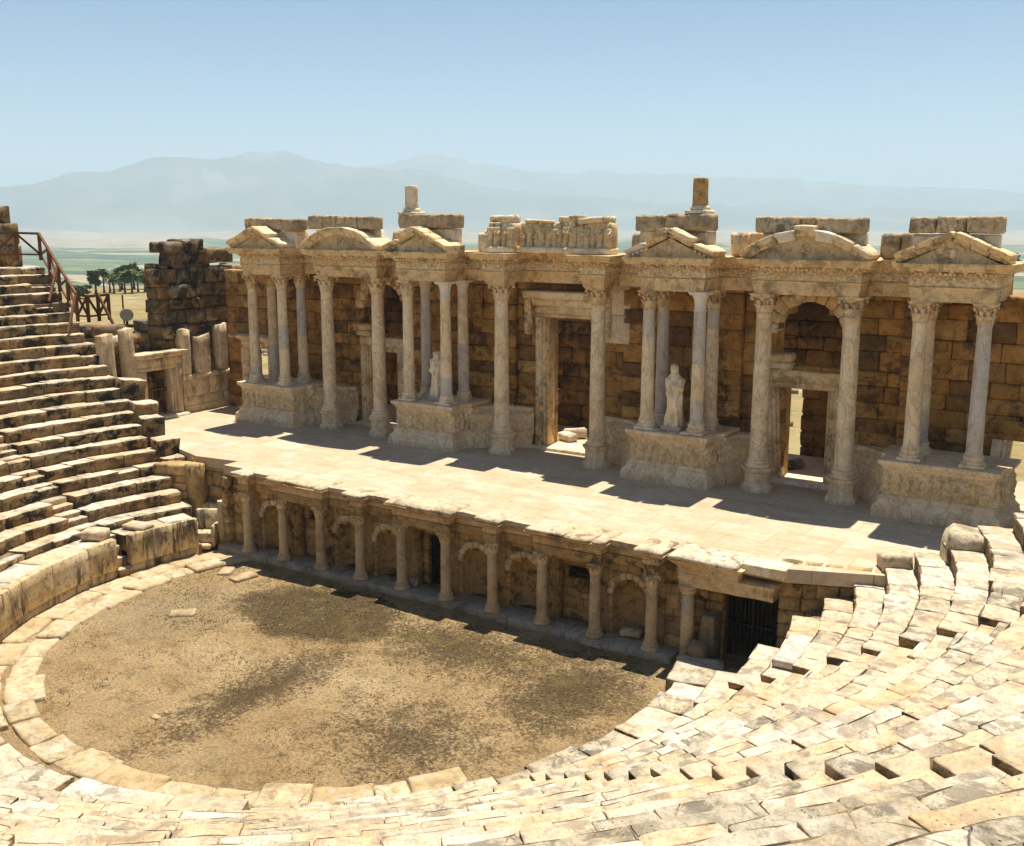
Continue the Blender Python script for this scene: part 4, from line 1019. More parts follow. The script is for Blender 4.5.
def pediment(t, xc, hw, yf, seed, zt=13.0, gaps=(1, 1), new=None):
    z0 = 12.27; yb = yf+1.3
    mb = MB(); vs = [V((xc-hw+.2, yf+.18, z0-.02)), V((xc+hw-.2, yf+.18, z0-.02)), V((xc, yf+.18, zt-.05)), V((xc-hw+.2, yb, z0-.02)), V((xc+hw-.2, yb, z0-.02)), V((xc, yb, zt-.05))]
    mb.add(vs, [(0,1,2),(5,4,3),(0,3,4,1),(1,4,5,2),(2,5,3,0)], 0, False)
    lathe(mb, xc, yf+.2, [(.02, z0+.08), (.12, z0+.12), (.09, z0+.3), (.13, z0+.38), (.04, z0+.46)], 10, amp=.06, seed=seed)
    mb.build('tympanum', ['carved'], t); k = .43; g = .07
    for s in (-1, 1):
        def pt(u): return (xc+s*hw*(1-u), z0+(zt-z0)*u)
        gp = gaps[0] if s < 0 else gaps[1]
        segs = [(0, .42, -.06), (.5, 1.0, 0.06)] if gp else [(0, .36, 0), (.37, .7, .015), (.71, 1.0, 0)]
        for q, (a, b, lift) in enumerate(segs):
            (xa, za), (xb, zb) = pt(a), pt(b); mb = MB()
            raking(mb, xa, za+lift-.06, xb, zb+lift-.06, yf+.12+(.12 if gp and q == 0 else 0), yb, .17, seed+q+s*2.)
            raking(mb, xa+(.04*s if gp else 0), za+lift+.10, xb, zb+lift+.10, yf-.07+(.12 if gp and q == 0 else 0), yb, .19, seed+q+s*2.+5)
            L = math.hypot(xb-xa, zb-za); nb = int(L/.17)
            for e in range(nb):
                u = (e+.5)/nb; bxx = xa+(xb-xa)*u; bz = za+(zb-za)*u+lift+.02
                if rnd.random() > .15: bar(mb, (bxx, yf-.0, bz), (bxx, yf+.2, bz), .08)
            mb.build('raking_cornice', ['white_marble' if new == (s, q) else 'carved'], t)
def arc_pediment(t, xc, hw, yf, seed, zt=13.1, new=()):
    z0 = 12.27; yb = yf+1.3; h = zt-z0; Rr = (hw*hw+h*h)/(2*h); zc = zt-Rr; am = math.asin(hw/Rr)
    mb = MB(); n = 14; vs = []
    for y in (yf+.22, yb):
        vs += [V((xc+(Rr-.02)*math.sin(-am+2*am*i/n), y, max(z0-.01, zc+(Rr-.02)*math.cos(-am+2*am*i/n)))) for i in range(n+1)]
    mb.add(vs, [tuple(range(n+1)), tuple(reversed(range(n+1, 2*n+2)))]+[(i, i+n+1, i+n+2, i+1) for i in range(n)], 0, False)
    for k in range(5):
        a = 2*PI*k/5; lathe(mb, xc+.12*math.cos(a), yf+.2, [(.03, z0+.3+.12*math.sin(a)), (.08, z0+.34+.12*math.sin(a)), (.03, z0+.42+.12*math.sin(a))], 8)
    mb.build('tympanum', ['carved'], t)
    N = 7
    for k in range(N):
        a0 = -am+2*am*k/N+.006; a1 = -am+2*am*(k+1)/N-.006; mb = MB(); up = .14 if k == 3 and new else 0
        def f(u, v, w): a = a0+(a1-a0)*u; q = Rr-.16+.36*w+up; return V((xc+q*math.sin(a), yf+.02-(.22*(w > .42) if v < .5 else 0)+(yb-yf)*v, zc+q*math.cos(a)))
        block(mb, f, (Rr*(a1-a0), 1.3, .3), .022, .03, (3,3,3), seed+k, 1.8); mb.build('arched_cornice', ['white_marble' if k in new else 'carved'], t)
t = entab('left end entablature with cracked triangular pediment beside the ruined tower', rect(-17.13, -14.57, YE, 10.4), 61); pediment(t, -15.85, 1.7, YE-.42, 1., 12.98, (0, 1))
t = entab('entablature with arched pediment over the dark left doorway', rect(-12.72, -8.98, 8.38, 11.5), 62); arc_pediment(t, -10.85, 2.22, 7.98, 2.)
t = entab('entablature with broken triangular pediment above the worn statue', rect(-7.23, -4.67, YE, 10.4), 63); pediment(t, -5.95, 1.7, YE-.42, 3., 13.02, (1, 0))
t = entab('entablature with broken triangular pediment above the veiled statue', rect(4.67, 7.23, YE, 10.4), 64); pediment(t, 5.95, 1.7, YE-.42, 4., 13.02, (1, 1), (-1, 0))
t = entab('entablature with arched pediment over the open doorway, partly new white stone', rect(8.98, 12.72, 8.38, 11.5), 65); arc_pediment(t, 10.85, 2.22, 7.98, 5., 13.1, (2, 4))
t = entab('right end entablature with complete triangular pediment above the grey column', rect(14.57, 17.13, YE, 10.4), 66); pediment(t, 15.8, 1.68, YE-.42, 6., 13.0, (0, 0))
entab('entablature block over the column left of the central doorway', rect(-2.85, -1.9, 8.25, 10.3), 67)
entab('entablature block over the column right of the central doorway', rect(1.9, 2.85, 8.25, 10.3), 68)
entab('recessed entablature above the central doorway', [(-1.88, 9.75), (1.88, 9.75)], 69)
for x0, x1, sd, lab in ((-4.65, -2.87, 70, 'short recessed entablature left of the central column pair'), (2.87, 4.65, 71, 'short recessed entablature right of the central column pair'), (-8.96, -7.25, 72, 'short recessed entablature between arched left pediment and worn statue bay'), (7.25, 8.96, 73, 'short recessed entablature between veiled statue bay and arched doorway'), (-14.55, -12.74, 74, 'short recessed entablature right of the left end pediment'), (12.74, 14.55, 75, 'short recessed entablature between arched doorway and right end pediment')):
    entab(lab, [(x0, 9.5), (x1, 9.5)], sd)
# flat body that closes the roof of the stage front
def roof_body():
    t = thing('roof_masonry', 'rough blocks closing the top of the stage front behind the pediments', 'masonry', (0, 9.9, 11)); 
    for x0, x1, y0, y1 in ((-17.1, -14.6, YE+.05, 11.7), (-14.58, -12.72, 9.6, 11.8), (-12.7, -9.0, 8.5, 12.6), (-8.98, -7.22, 9.6, 11.8), (-7.2, -4.7, YE+.05, 11.7), (-4.68, -2.82, 9.6, 11.7), (-2.8, -1.9, 8.3, 11.7), (-1.9, 1.9, 9.85, 11.8), (1.9, 2.8, 8.3, 11.7), (2.82, 4.68, 9.6, 11.7), (4.7, 7.2, YE+.05, 11.7), (7.22, 8.98, 9.6, 11.8), (9.0, 12.7, 8.5, 12.6), (12.72, 14.58, 9.6, 11.8), (14.6, 17.1, YE+.05, 11.7)):
        mb = MB(); bx(mb, x0+.012, x1-.012, y0, y1, 11.03, 12.24, .02, .01, x0, n=(2,2,1)); mb.build('roof_block', ['wall'], t)
roof_body()
# --- attic blocks
def attic(nm, lab, x0, x1, y0, y1, z0, z1, seed, mat, lens, grp, relief=False, ch=.05, amp=.03):
    rr = random.Random(seed); x = x0; L = x1-x0; t = None; k = 0
    tot = sum(lens)
    for l in lens:
        w = L*l/tot; mb = MB()
        dz = rr.gauss(0, .02); yo = rr.gauss(0, .025)
        def f(u, v, ww, x=x, w=w, dz=dz, yo=yo):
            p = V((x+.012+(w-.024)*u, y0+yo+(y1-y0)*v, z0+.004+(z1-z0+dz)*ww))
            if relief and v < .01: p.y -= .05*math.cos(u*w*13)*math.cos((ww-.5)*5+u*w*3)+.02
            return p
        block(mb, f, (w, y1-y0, z1-z0), ch, amp, (max(4, int(w/.07)), 3, 6) if relief else (4, 3, 2), rr.random()*40, 2.)
        single(nm, mb, [mat], lab+', '+['first', 'second', 'third', 'fourth', 'fifth'][k]+' from left' if len(lens) > 1 else lab, 'stone block', grp)
        x += w; k += 1
AG = 'carved blocks on top of the stage front'; UG = 'plain course blocks under the carved attic blocks'
attic('attic_block', 'carved attic block above the left end pediment', -17.35, -13.75, 8.25, 9.05, 13.1, 13.68, 1, 'carved_grey', (1.2, 1.7, 1.1), AG, True)
attic('attic_block', 'carved attic block above the arched left pediment', -13.2, -9.15, 8.4, 9.2, 13.18, 13.78, 2, 'carved_grey', (1.1, 1., 1.5, 1.), AG, True)
attic('attic_block', 'long carved attic block carrying the left column stump', -7.5, -4.5, 8.2, 9.1, 13.25, 13.86, 3, 'carved_grey', (1,), AG, True)
attic('attic_block', 'carved attic block beside the right column stump', 4.15, 5.3, 8.25, 9.05, 13.2, 13.8, 4, 'carved_grey', (1,), AG, True)
attic('attic_block', 'carved attic block carrying the right column stump', 5.4, 7.2, 8.2, 9.2, 13.2, 13.88, 5, 'carved_grey', (1,), AG, True, .09, .05)
attic('attic_block', 'carved attic block above the arched pediment of the open doorway', 8.9, 12.75, 8.35, 9.15, 13.17, 13.72, 6, 'carved_grey', (1.7, .55, 1.7), AG, True)
attic('attic_block', 'carved attic block above the right end pediment', 14.25, 17.1, 8.2, 9.1, 13.2, 13.72, 7, 'carved_grey', (1.1, 1.2, 1.4), AG, True)
attic('course_block', 'plain block behind the left end pediment', -17.2, -13.9, 8.4, 9.2, 12.27, 13.09, 11, 'marble', (1, 1.3, 1.), UG)
attic('course_block', 'plain block behind the arched left pediment', -13.1, -9.25, 8.8, 9.4, 12.27, 13.17, 12, 'marble', (1, 1.3), UG)
attic('course_block', 'plain grey block under the long left attic block', -7.4, -4.6, 8.4, 9.1, 12.27, 13.23, 13, 'marble', (1, .8), UG)
attic('course_block', 'plain block under the right column stump', 4.25, 7.15, 8.45, 9.2, 12.27, 13.19, 14, 'marble', (1, 1, 1), UG)
attic('course_block', 'plain block behind the arched pediment of the open doorway', 9., 12.7, 8.8, 9.4, 12.27, 13.16, 15, 'marble', (1, 1.3, 1), UG)
attic('course_block', 'plain block behind the right end pediment', 14.3, 17.0, 8.4, 9.15, 12.27, 13.18, 16, 'marble', (1, 1), UG)
RG = 'rough blocks in the gaps of the attic'
attic('rough_block', 'rough block between arched left pediment and long left attic block', -8.6, -7.5, 9.0, 9.9, 12.3, 13.1, 21, 'carved_grey', (1, 1.2), RG, False, .1, .06)
attic('rough_block', 'small upright block left of the figure frieze', -3.55, -3.0, 8.7, 9.5, 12.27, 13.05, 22, 'marble', (1,), RG, False, .06, .03)
attic('rough_block', 'small upright block right of the figure frieze', 3.7, 4.25, 8.9, 9.6, 12.27, 13.05, 23, 'carved_grey', (1,), RG, False, .06, .03)
attic('rough_block', 'upright block right of the veiled statue pediment', 7.65, 8.95, 9.2, 10.0, 12.27, 13.15, 24, 'carved', (1.2, 1), RG, False, .08, .03)
attic('rough_block', 'rough block left of the right end pediment', 13.1, 14.2, 9.2, 10.0, 12.27, 13.2, 25, 'carved_grey', (1.6, 1), RG, False, .09, .04)
def stump(lab, x, y, z0, h, r, m):
    t = thing('column_stump', lab, 'column stump', (x, y, z0), 'column stumps on the attic')
    mb = MB(); bx(mb, x-r*1.5, x+r*1.5, y-r*1.5, y+r*1.5, z0-.02, z0+.12, .03, .015, x); lathe(mb, x, y, [(r*1.3, z0+.12), (r*1.35, z0+.18), (r*1.2, z0+.24), (r*1.05, z0+.28)], 20, amp=.01); mb.build('base', ['marble'], t)
    mb = MB(); lathe(mb, x, y, [(r*1.05, z0+.28), (r, z0+.4), (r*.98, z0+.8), (r*.97, z0+h*.85), (r*.96, z0+h-.02), (r*.9, z0+h)], 22, amp=.02, seed=x); mb.build('shaft', [m], t)
stump('pale column stump on the left attic above the worn statue', -7.1, 8.7, 13.85, 1.25, .30, 'marble')
stump('orange brown column stump on the right attic above the veiled statue', 6.62, 8.7, 13.87, 1.28, .29, 'wall')
# --- figure frieze above the central doorway
def figure(mb, x, y, z, h, seed, mi=0, turn=0.):
    rr = random.Random(seed); n = 14; ph = rr.uniform(0, 6); ln = rr.uniform(-.07, .07); vs = []
    pr = [(.20,.0),(.21,.06),(.18,.25),(.165,.42),(.15,.52),(.175,.62),(.20,.72),(.19,.78),(.09,.82),(.065,.85),(.085,.89),(.09,.94),(.06,.985),(.01,1.0)]
    for r, t in pr:
        for k in range(n):
            a = 2*PI*k/n; q = r*h*(1+(.13*math.sin(a*5+ph+t*3) if t < .6 else 0))*rr.uniform(.97, 1.03)
            vs.append(V((x+ln*t*h+q*.85*math.cos(a), y+q*.75*math.sin(a), z+t*h)))
    m = len(pr); mb.add(vs, [(i*n+k, i*n+(k+1) % n, (i+1)*n+(k+1) % n, (i+1)*n+k) for i in range(m-1) for k in range(n)]+[tuple(range((m-1)*n, m*n))], mi)
    c = V((x+ln*.6*h, y-.12*h, z+.6*h)); s = rr.choice((-1, 1))
    bar(mb, (c.x+s*.17*h, y, z+.72*h), c+V((s*.16*h, -.06*h, -.06*h)), .075*h, .075*h); bar(mb, c+V((s*.16*h, -.06*h, -.06*h)), c+V((-s*.05*h, -.1*h, .0)), .065*h, .065*h)
def figure_frieze():
    t = thing('figure_frieze', 'frieze of worn carved figures above the central doorway', 'frieze', (.4, 8.8, 12.26)); rr = random.Random(5)
    mb = MB()
    for x0, x1, y in ((-2.95, -1.6, 8.15), (-1.58, .98, 8.7), (1.0, 2.95, 8.2)): bx(mb, x0, x1, y, 9.3, 12.27, 12.52, .03, .015, x0, n=(5,2,1))
    mb.build('base_course', ['marble'], t)
    mb = MB()
    for x0, x1, y in ((-2.85, -1.62, 8.5), (-1.55, .95, 9.0), (1.05, 2.9, 8.55)): bx(mb, x0, x1, y, 9.3, 12.5, 13.52, .05, .03, x0+2, n=(6,2,4))
    mb.build('back_slab', ['carved'], t)
    mb = MB(); x = -2.72; k = 0
    while x < 2.85:
        y = 8.5 if x < -1.6 else (9.0 if x < .98 else 8.55)
        figure(mb, x, y-.02, 12.52, rr.uniform(.9, 1.05) if rr.random() > .15 else .7, k); x += rr.uniform(.26, .36); k += 1
    mb.build('carved_figures', ['relief'], t)
    for x0, x1, y in ((-2.85, -2.3, 8.6), (-2.25, -1.65, 8.5), (-1.3, -.75, 8.9), (-.7, .1, 8.8), (.3, .8, 8.95), (1.1, 1.5, 8.4), (1.55, 2.85, 8.35)):
        mb = MB(); bx(mb, x0, x1, y, 9.25, 13.5, rr.choice((13.6, 13.66, 13.74, 13.8)), .05, .035, x0, 0, (0, rr.gauss(0,.04)), n=(4,2,1)); mb.build('cap_stone', ['carved'], t)
figure_frieze()

# --- doorways
def doorway(name, lab, F, ops, jw, zl, zc, cover, mats=('carved', 'carved', 'carved'), lean=0., seed=1, sill=True, ov=.35):
    """F(u, d, z) wall map; ops=(u0,u1,z0,z1) opening; jamb width jw; lintel up to zl; cornice up to zc"""
    u0, u1, z0, z1 = ops; p = F((u0+u1)/2, -.1, z0); t = thing(name, lab, 'doorway', p)
    for s, ua, ub in ((-1, u0-jw, u0), (1, u1, u1+jw)):
        mb = MB(); ln = lean if s < 0 else 0
        for q, (fa, fb, dd) in enumerate(((0, .55, -.16), (.55, .8, -.12), (.8, 1., -.07))):
            a, b = (ua+(ub-ua)*fa, ua+(ub-ua)*fb) if s < 0 else (ub-(ub-ua)*fb, ub-(ub-ua)*fa)
            def f(u, v, w): return F(a+.003+(b-a-.006)*u+ln*w, dd+(.5-dd)*v, z0+(z1-z0)*w)
            block(mb, f, (b-a, .8, z1-z0), .02, .012, (1,1,5), seed+q+s*3., 1.5)
        mb.build('jamb', [mats[0]], t)
    mb = MB()
    for q, (za, zb, dd) in enumerate(((z1, z1+(zl-z1)*.35, -.1), (z1+(zl-z1)*.35, zl, -.17))):
        def f(u, v, w): return F(u0-jw+(u1-u0+2*jw)*u, dd+(.5-dd)*v, za+.004+(zb-za-.008)*w)
        block(mb, f, (u1-u0+2*jw, .8, zb-za), .025, .015, (8,1,2), seed+q+9., 1.5)
    mb.build('lintel', [mats[1]], t)
    if zc > zl:
        mb = MB()
        for q, (za, zb, dd, o) in enumerate(((zl, zl+(zc-zl)*.5, -.3, .08), (zl+(zc-zl)*.5, zc, -.3-ov, ov))):
            def f(u, v, w): return F(u0-jw-o+(u1-u0+2*jw+2*o)*u, dd+(.5-dd)*v-(.12*w if v < .5 else 0), za+.004+(zb-za-.008)*w)
            block(mb, f, (u1-u0+2*jw, .8, zb-za), .04, .03, (9,2,2), seed+q+17., 1.5)
        mb.build('cornice', [mats[2]], t)
    if sill:
        mb = MB(); block(mb, lambda u, v, w: F(u0-jw-.15+(u1-u0+2*jw+.3)*u, -.45+1.3*v, ZD-.1+.24*w), (u1-u0, 1.2, .24), .03, .015, (4,2,1), seed); mb.build('threshold', ['marble'], t)
    return t
Fc = planeF((-2.7, YB+.25), (2.7, YB+.25))
t = doorway('central_doorway', 'tall central doorway with richly carved frame and bracketed cornice', Fc, (2.7-1.05, 2.7+1.05, ZD+.12, 9.45), .62, 9.95, 10.62, 0, seed=2)
for s in (-1, 1):
    mb = MB(); x = s*1.98
    for q in range(6): lathe(mb, x, YB+.0, [(.02, 8.75+q*.3), (.14, 8.8+q*.3), (.16, 8.95+q*.3), (.1, 9.08+q*.3)], 10, amp=.03, seed=q)
    bx(mb, x-.15, x+.15, YB-.12, YB+.3, 8.7, 10.3, .05, .03, s, n=(2,2,6)); mb.build('bracket', ['carved'], t)
for s, lab, ln in ((-1, 'dark left doorway with tall plain jambs under the arched pediment', 0), (1, 'open doorway with leaning left jamb and cracked lintel, bright rubble beyond', -.22)):
    c = s*DOORC; F = planeF((c-3, YR), (c+3, YR))
    t = doorway('side_doorway', lab, F, (3-.83, 3+.83, ZD+.1, 7.3), .6, 8.0, 8.0, 0, ('carved', 'carved', 'carved'), ln, 4+s)
    mb = MB(); bx(mb, c-1.45, c-.55, YR-.45, YR+.3, 8.04, 8.3, .05, .03, s, .05, (0, .04)); bx(mb, c-1.55, c-.5, YR-.5, YR+.25, 8.32, 8.62, .07, .04, s+2, .08, (0,-.05)); 
    single('broken_cornice_block', mb, ['carved'], 'broken cornice block lying on the lintel of the %s doorway' % ('dark left' if s < 0 else 'open right'), 'stone block', 'loose stone blocks')
Fl = planeF((-21.3, YB), (-13.85, YB))
doorway('corner_doorway', 'doorway with jutting cornice in the corner by the left end podium', Fl, (21.3-19.65, 21.3-18.25, ZD+.1, 6.9), .5, 7.3, 7.65, 0, seed=8)
Fr = planeF((13.85, YB), (21.3, YB))
doorway('end_doorway', 'ruined doorway with fluted jamb beside the right end podium', Fr, (17.55-13.85, 18.95-13.85, ZD, 6.2), .6, 6.9, 6.9, 0, ('carved', 'wall', 'carved'), .12, 9)

# --- statues
def statue(name, lab, cx, cy, z, h, seed, worn=False):
    t = thing(name, lab, 'statue', (cx, cy, z), 'statues on the podiums')
    mb = MB(); bx(mb, cx-.4, cx+.4, cy-.32, cy+.32, z, z+.2, .02, .008, seed); mb.build('plinth', ['grey_marble'], t)
    z += .2; h -= .2; n = 64; rr = random.Random(seed); vs = []
    pr = [(.135,.0,.13),(.145,.02,.14),(.14,.08,.13),(.128,.2,.115),(.124,.32,.11),(.128,.42,.112),(.122,.5,.105),(.113,.57,.095),(.118,.64,.1),(.128,.71,.105),(.132,.76,.10),(.102,.80,.078),(.080,.825,.068),(.066,.85,.06),(.060,.87,.058),(.060,.89,.060),(.061,.91,.066),(.059,.935,.068),(.057,.96,.063),(.036,.985,.04),(.004,1.0,.005)]
    if worn: pr = [(a*1.12, t_, b*1.12) if t_ < .8 else (a*1.35, t_-.04, b*1.3) for a, t_, b in pr]
    pp = []
    for (a, ta, b), (a2, tb, b2) in zip(pr[:-1], pr[1:]):
        for i in range(3): q = i/3; pp.append((a+(a2-a)*q, ta+(tb-ta)*q, b+(b2-b)*q))
    pp.append(pr[-1])
    arms = [[(.14,-.0,.74), (.155,-.05,.60), (.02,-.125,.66)], [(-.14,.0,.74), (-.155,-.03,.58), (-.08,-.125,.50)]]
    for a, tt, b in pp:
        sway = .018*math.sin(tt*PI*1.2)
        for k in range(n):
            an = 2*PI*k/n
            fold = 0
            if tt < .8: fold = (.13*math.sin(an*8+2.6*math.sin(tt*5)+seed)+.09*math.sin(an*4-tt*11))*(1-.55*tt)
            elif tt > .86 and math.sin(an) > -.2: fold = .12*(1 if not worn else .3)
            p = V(((a*math.cos(an))*(1+fold)+sway, b*math.sin(an)*(1+fold), tt))
            # sash across the body, arms folded in the cloak, face
            if .25 < tt < .78:
                d = abs((p.x*.9+(tt-.5)*.55))
                if math.sin(an) < .2 and d < .035: p.y -= .022
            e = V((math.cos(an), math.sin(an), 0))
            for arm in arms:
                for s0, s1 in zip(arm[:-1], arm[1:]):
                    s0, s1 = V(s0), V(s1); w = s1-s0; u = max(0, min(1, (p-s0).dot(w)/w.dot(w))); d = (p-(s0+w*u)).length
                    p = p+e*.055*math.exp(-(d/.042)**2)
            if not worn:
                fx = p.x-sway
                if math.sin(an) < -.5 and .87 < tt < .97:
                    p.y -= .014*math.exp(-(fx/.010)**2-((tt-.912)/.014)**2)
                    for ex in (-.022, .022): p.y += .009*math.exp(-((fx-ex)/.011)**2-((tt-.926)/.008)**2)
                    p.y += .006*math.exp(-(fx/.018)**2-((tt-.893)/.005)**2)
            else: p = p+nz(p, 9., seed)*.02
            vs.append(V((cx+p.x*h, cy+p.y*h, z+p.z*h)))
    m = len(pp); mb = MB(); mb.add(vs, [(i*n+k, i*n+(k+1) % n, (i+1)*n+(k+1) % n, (i+1)*n+k) for i in range(m-1) for k in range(n)]+[tuple(reversed(range(n))), tuple(range((m-1)*n, m*n))])
    mb.build('draped_figure', ['marble'], t)
statue('statue', 'veiled draped woman statue standing between columns right of the central doorway', 5.95, 8.35, 5.58, 2.62, 1)
statue('statue', 'worn headless looking draped statue half behind a column, left of the central doorway', -5.85, 8.75, 5.58, 2.35, 2, True)
mb = MB(); bx(mb, 5.1, 5.55, 7.75, 8.2, 5.58, 5.62, .02, .01, 1); bx(mb, 6.5, 6.9, 7.72, 8.05, 5.58, 5.68, .02, .01, 2)
single('loose_block', mb, ['white_marble'], 'thin pale slabs lying on the podium at the feet of the veiled statue', 'stone block', 'loose stone blocks')

# ------------------------------------------------------------------ left side: side wall, ruined tower, railing
SX = -21.5
Fs = lambda u, d, z: V((SX-d, 4.3+u, z))     # side wall, looks towards +x; u runs along +y
def left_side():
    t = doorway('side_wall_doorway', 'marble framed doorway with crossed bars in the side wall at the far left', Fs, (.75, 2.2, ZD-.05, 6.1), .65, 6.75, 7.05, 0, ('dado', 'dado', 'dado'), 0, 30, True, .18)
    mb = MB(); x = SX-.35
    for a, b in (((x, 5.1, 3.6), (x, 6.5, 5.0)), ((x, 5.1, 5.0), (x, 6.5, 3.6)), ((x, 5.05, 5.05), (x, 6.5, 5.05)), ((x, 5.05, 3.65), (x, 6.5, 3.65))): bar(mb, a, b, .07)
    single('wooden_barrier', mb, ['wood'], 'low crossed timber barrier inside the side wall doorway', 'barrier')
    t = thing('side_wall', 'pale stained marble wall with three broken pilasters under the ruined tower', 'wall', (SX, 9.5, ZD))
    mb = MB(); masonry(mb, lambda u, d, z: Fs(u+3.0, d, z), 5.0, 3.6, 5.4, .6, (), (.8, 1.0), (1.2, 1.9), 4, .02, .02, .015, (3,1,3)); mb.build('marble_panel', ['dado'], t)
    mb = MB(); sweep(mb, [(SX, 12.3), (SX, 7.3)][::-1], [(.05,3.58),(.05,3.95),(.0,4.0)], .3, .01, 1); mb.build('foot_course', ['dado'], t)
    mb = MB(); block(mb, lambda u, v, w: Fs(2.95+5.1*u, -.14+.6*v, 5.4+.22*w), (5.1, .6, .22), .03, .02, (9,1,1), 3); mb.build('ledge', ['dado'], t)
    for y0, y1, zt in ((7.3, 7.85, 8.0), (8.3, 9.15, 7.6), (9.75, 10.35, 8.1)):
        mb = MB(); block(mb, lambda u, v, w: V((SX+.1-.6*v, y0+(y1-y0)*u, 5.62+(zt-5.62)*w+.2*w*noise.noise(V((u*2.3, y0, v))))), (y1-y0, .7, zt-5.6), .022, .03, (3,1,5), y0)
        mb.build('pilaster', ['dado'], t)
    t = thing('ruined_tower', 'ruined dark tower of big overhanging blocks at the left end of the stage', 'ruin', (-22.5, 9, 3))
    def ztop(u): return 11.0 if u < .7 else (12.0 if u < 3.6 else 11.3)
    mb = MB(); masonry(mb, lambda u, d, z: V((SX-.45-d, 6.55+u, z)), 6.0, 5.5, ztop, 1.2, [(-.1, .7, 8.9, 10.0), (-.1, .35, 8.3, 8.9)], (.5, .85), (.6, 1.5), 15, .24, .06, .10, (3,2,3)); mb.build('masonry', ['ruin'], t)
    mb = MB(); masonry(mb, lambda u, d, z: V((SX-1.75+u, 6.7+d, z)), 1.2, 3.6, 11.4, .6, (), (.5, .85), (.6, 1.2), 16, .1, .06, .05, (2,1,2)); mb.build('side_masonry', ['ruin'], t)
    mb = MB(); bx(mb, SX-1.7, SX-.8, 6.9, 12.4, 3, 10.9, .1, .05, 2, n=(3,5,5)); mb.build('core', ['rubble'], t)
    rr = random.Random(8)
    for q, (y0, y1, z0, h, o, lab) in enumerate(((7.0, 8.1, 11.95, .55, .1, 'left'), (8.15, 9.6, 12.0, .62, .0, 'middle'), (9.7, 11.5, 11.35, .75, .05, 'right'))):
        mb = MB(); block(mb, lambda u, v, w: V((SX-.4+o-1.3*v, y0+(y1-y0)*u, z0+h*w)), (y1-y0, 1.3, h), .07, .09, (5,4,2), q*3.+1)
        single('capping_block', mb, ['ruin'], 'big dark rounded block on top of the ruined tower, %s one of three' % lab, 'stone block', 'capping blocks of the ruined tower')
    t = thing('rough_wall', 'low dark rubble wall behind the broken upright slabs', 'wall', (-23, 2.5, 3.6))
    mb = MB(); masonry(mb, lambda u, d, z: V((-22.6-d, 3.4+u, z)), 2.8, 4.0, lambda u: 8.1+.35*math.sin(u*2.2), .8, (), (.4, .6), (.5, 1.), 25, .1, .05, .05, (2,1,1)); mb.build('masonry', ['ruin'], t)
    mb = MB(); masonry(mb, lambda u, d, z: V((-30-d, 2+u, z)), 13, -.3, lambda u: 7.2+.5*math.sin(u*1.3), .9, (), (.5, .7), (.7, 1.3), 26, .1, .05, .05, (2,1,1)); mb.build('rear_masonry', ['ruin'], t)
    for y0, y1, z0, z1, lab in ((2.55, 3.2, 5.2, 8.1, 'broken upright marble slab nearest the dark seats'), (3.85, 4.35, 4.6, 8.3, 'taller broken upright slab left of the side doorway')):
        mb = MB(); block(mb, lambda u, v, w: V((SX+.25-.55*v-.12*w, y0+(y1-y0)*u, z0+(z1-z0)*w+.1*w*u)), (y1-y0, .55, z1-z0), .022, .035, (2,1,6), y0)
        single('broken_pilaster', mb, ['dado'], lab, 'pilaster', 'broken upright slabs')
    for q, (k, s, zz) in enumerate(((9, 1.15, .25), (7, 1.05, .3), (6, .95, .2), (4, 1.0, .35), (3, .9, .1))):
        c = pol(row_r(k)+.35, 161.7-.1*q, row_z(k)-.75); mb = MB(); bx(mb, c.x-s*.5, c.x+s*.5, c.y-s*.45, c.y+s*.45, c.z, c.z+.85+zz, .04, .07, q+1., R(72), (rr.gauss(0,.05), rr.gauss(0,.05)), (0,1), (3,3,2))
        single('end_block', mb, ['seat_top', 'seat_face'], 'rough block closing the end of a dark seat row, %s from the top' % ['first', 'second', 'third', 'fourth', 'fifth'][q], 'stone block', 'rough end blocks of the seat rows')
left_side()
def railing():
    t = thing('timber_railing', 'red brown timber railing with crossed braces at the top of the dark seats', 'railing', pol(27.5, 162, 9))
    P = []                                    # along the end of the rows, from the upper platform down
    for k, r in enumerate((30.6, 29.2, 27.8, 26.5, 25.3)):
        z = 1.85+.45*((r-12.6)/.83) - .1; P.append((pol(r, 163.2, z), pol(r, 163.2, z+1.4)))
    turn = [(P[-1][0]+V((-.1*k, .68*k, -.1)), P[-1][1]+V((-.1*k, .68*k, -.2))) for k in (1, 2, 3)]
    plat = [(P[0][0]+V((-.2*k, -1.2*k, .05)), P[0][1]+V((-.2*k, -1.2*k, .05))) for k in (1, 2, 3)]
    def mk(nm, bars, w=.12):
        for a, b in bars: mb = MB(); bar(mb, a, b, w); mb.build(nm, ['wood'], t)
    seq = list(reversed(plat))+P+turn
    mk('post', [(a, b+V((0,0,.05))) for a, b in seq], .13)
    mk('top_rail', [(seq[i][1], seq[i+1][1]) for i in range(len(seq)-1)], .12)
    mk('lower_rail', [(seq[i][0]+V((0,0,.3)), seq[i+1][0]+V((0,0,.3))) for i in range(len(seq)-1)], .09)
    mk('brace', [(seq[i][0]+V((0,0,.3)), seq[i+1][1]) if i % 2 else (seq[i][1], seq[i+1][0]+V((0,0,.3))) for i in range(len(seq)-1)]+[(seq[i][1], seq[i+1][0]+V((0,0,.3))) for i in (0, 1, 2, 7, 8, 9)], .09)
    mk('strut', [(P[2][1], P[2][0]+V((1.0, -1.3, -.35))), (P[4][1], P[4][0]+V((.9, -1.2, -.4))), (turn[1][1]+V((0,0,.1)), turn[1][0]+V((1.5, .2, -1.0)))], .11)
railing()
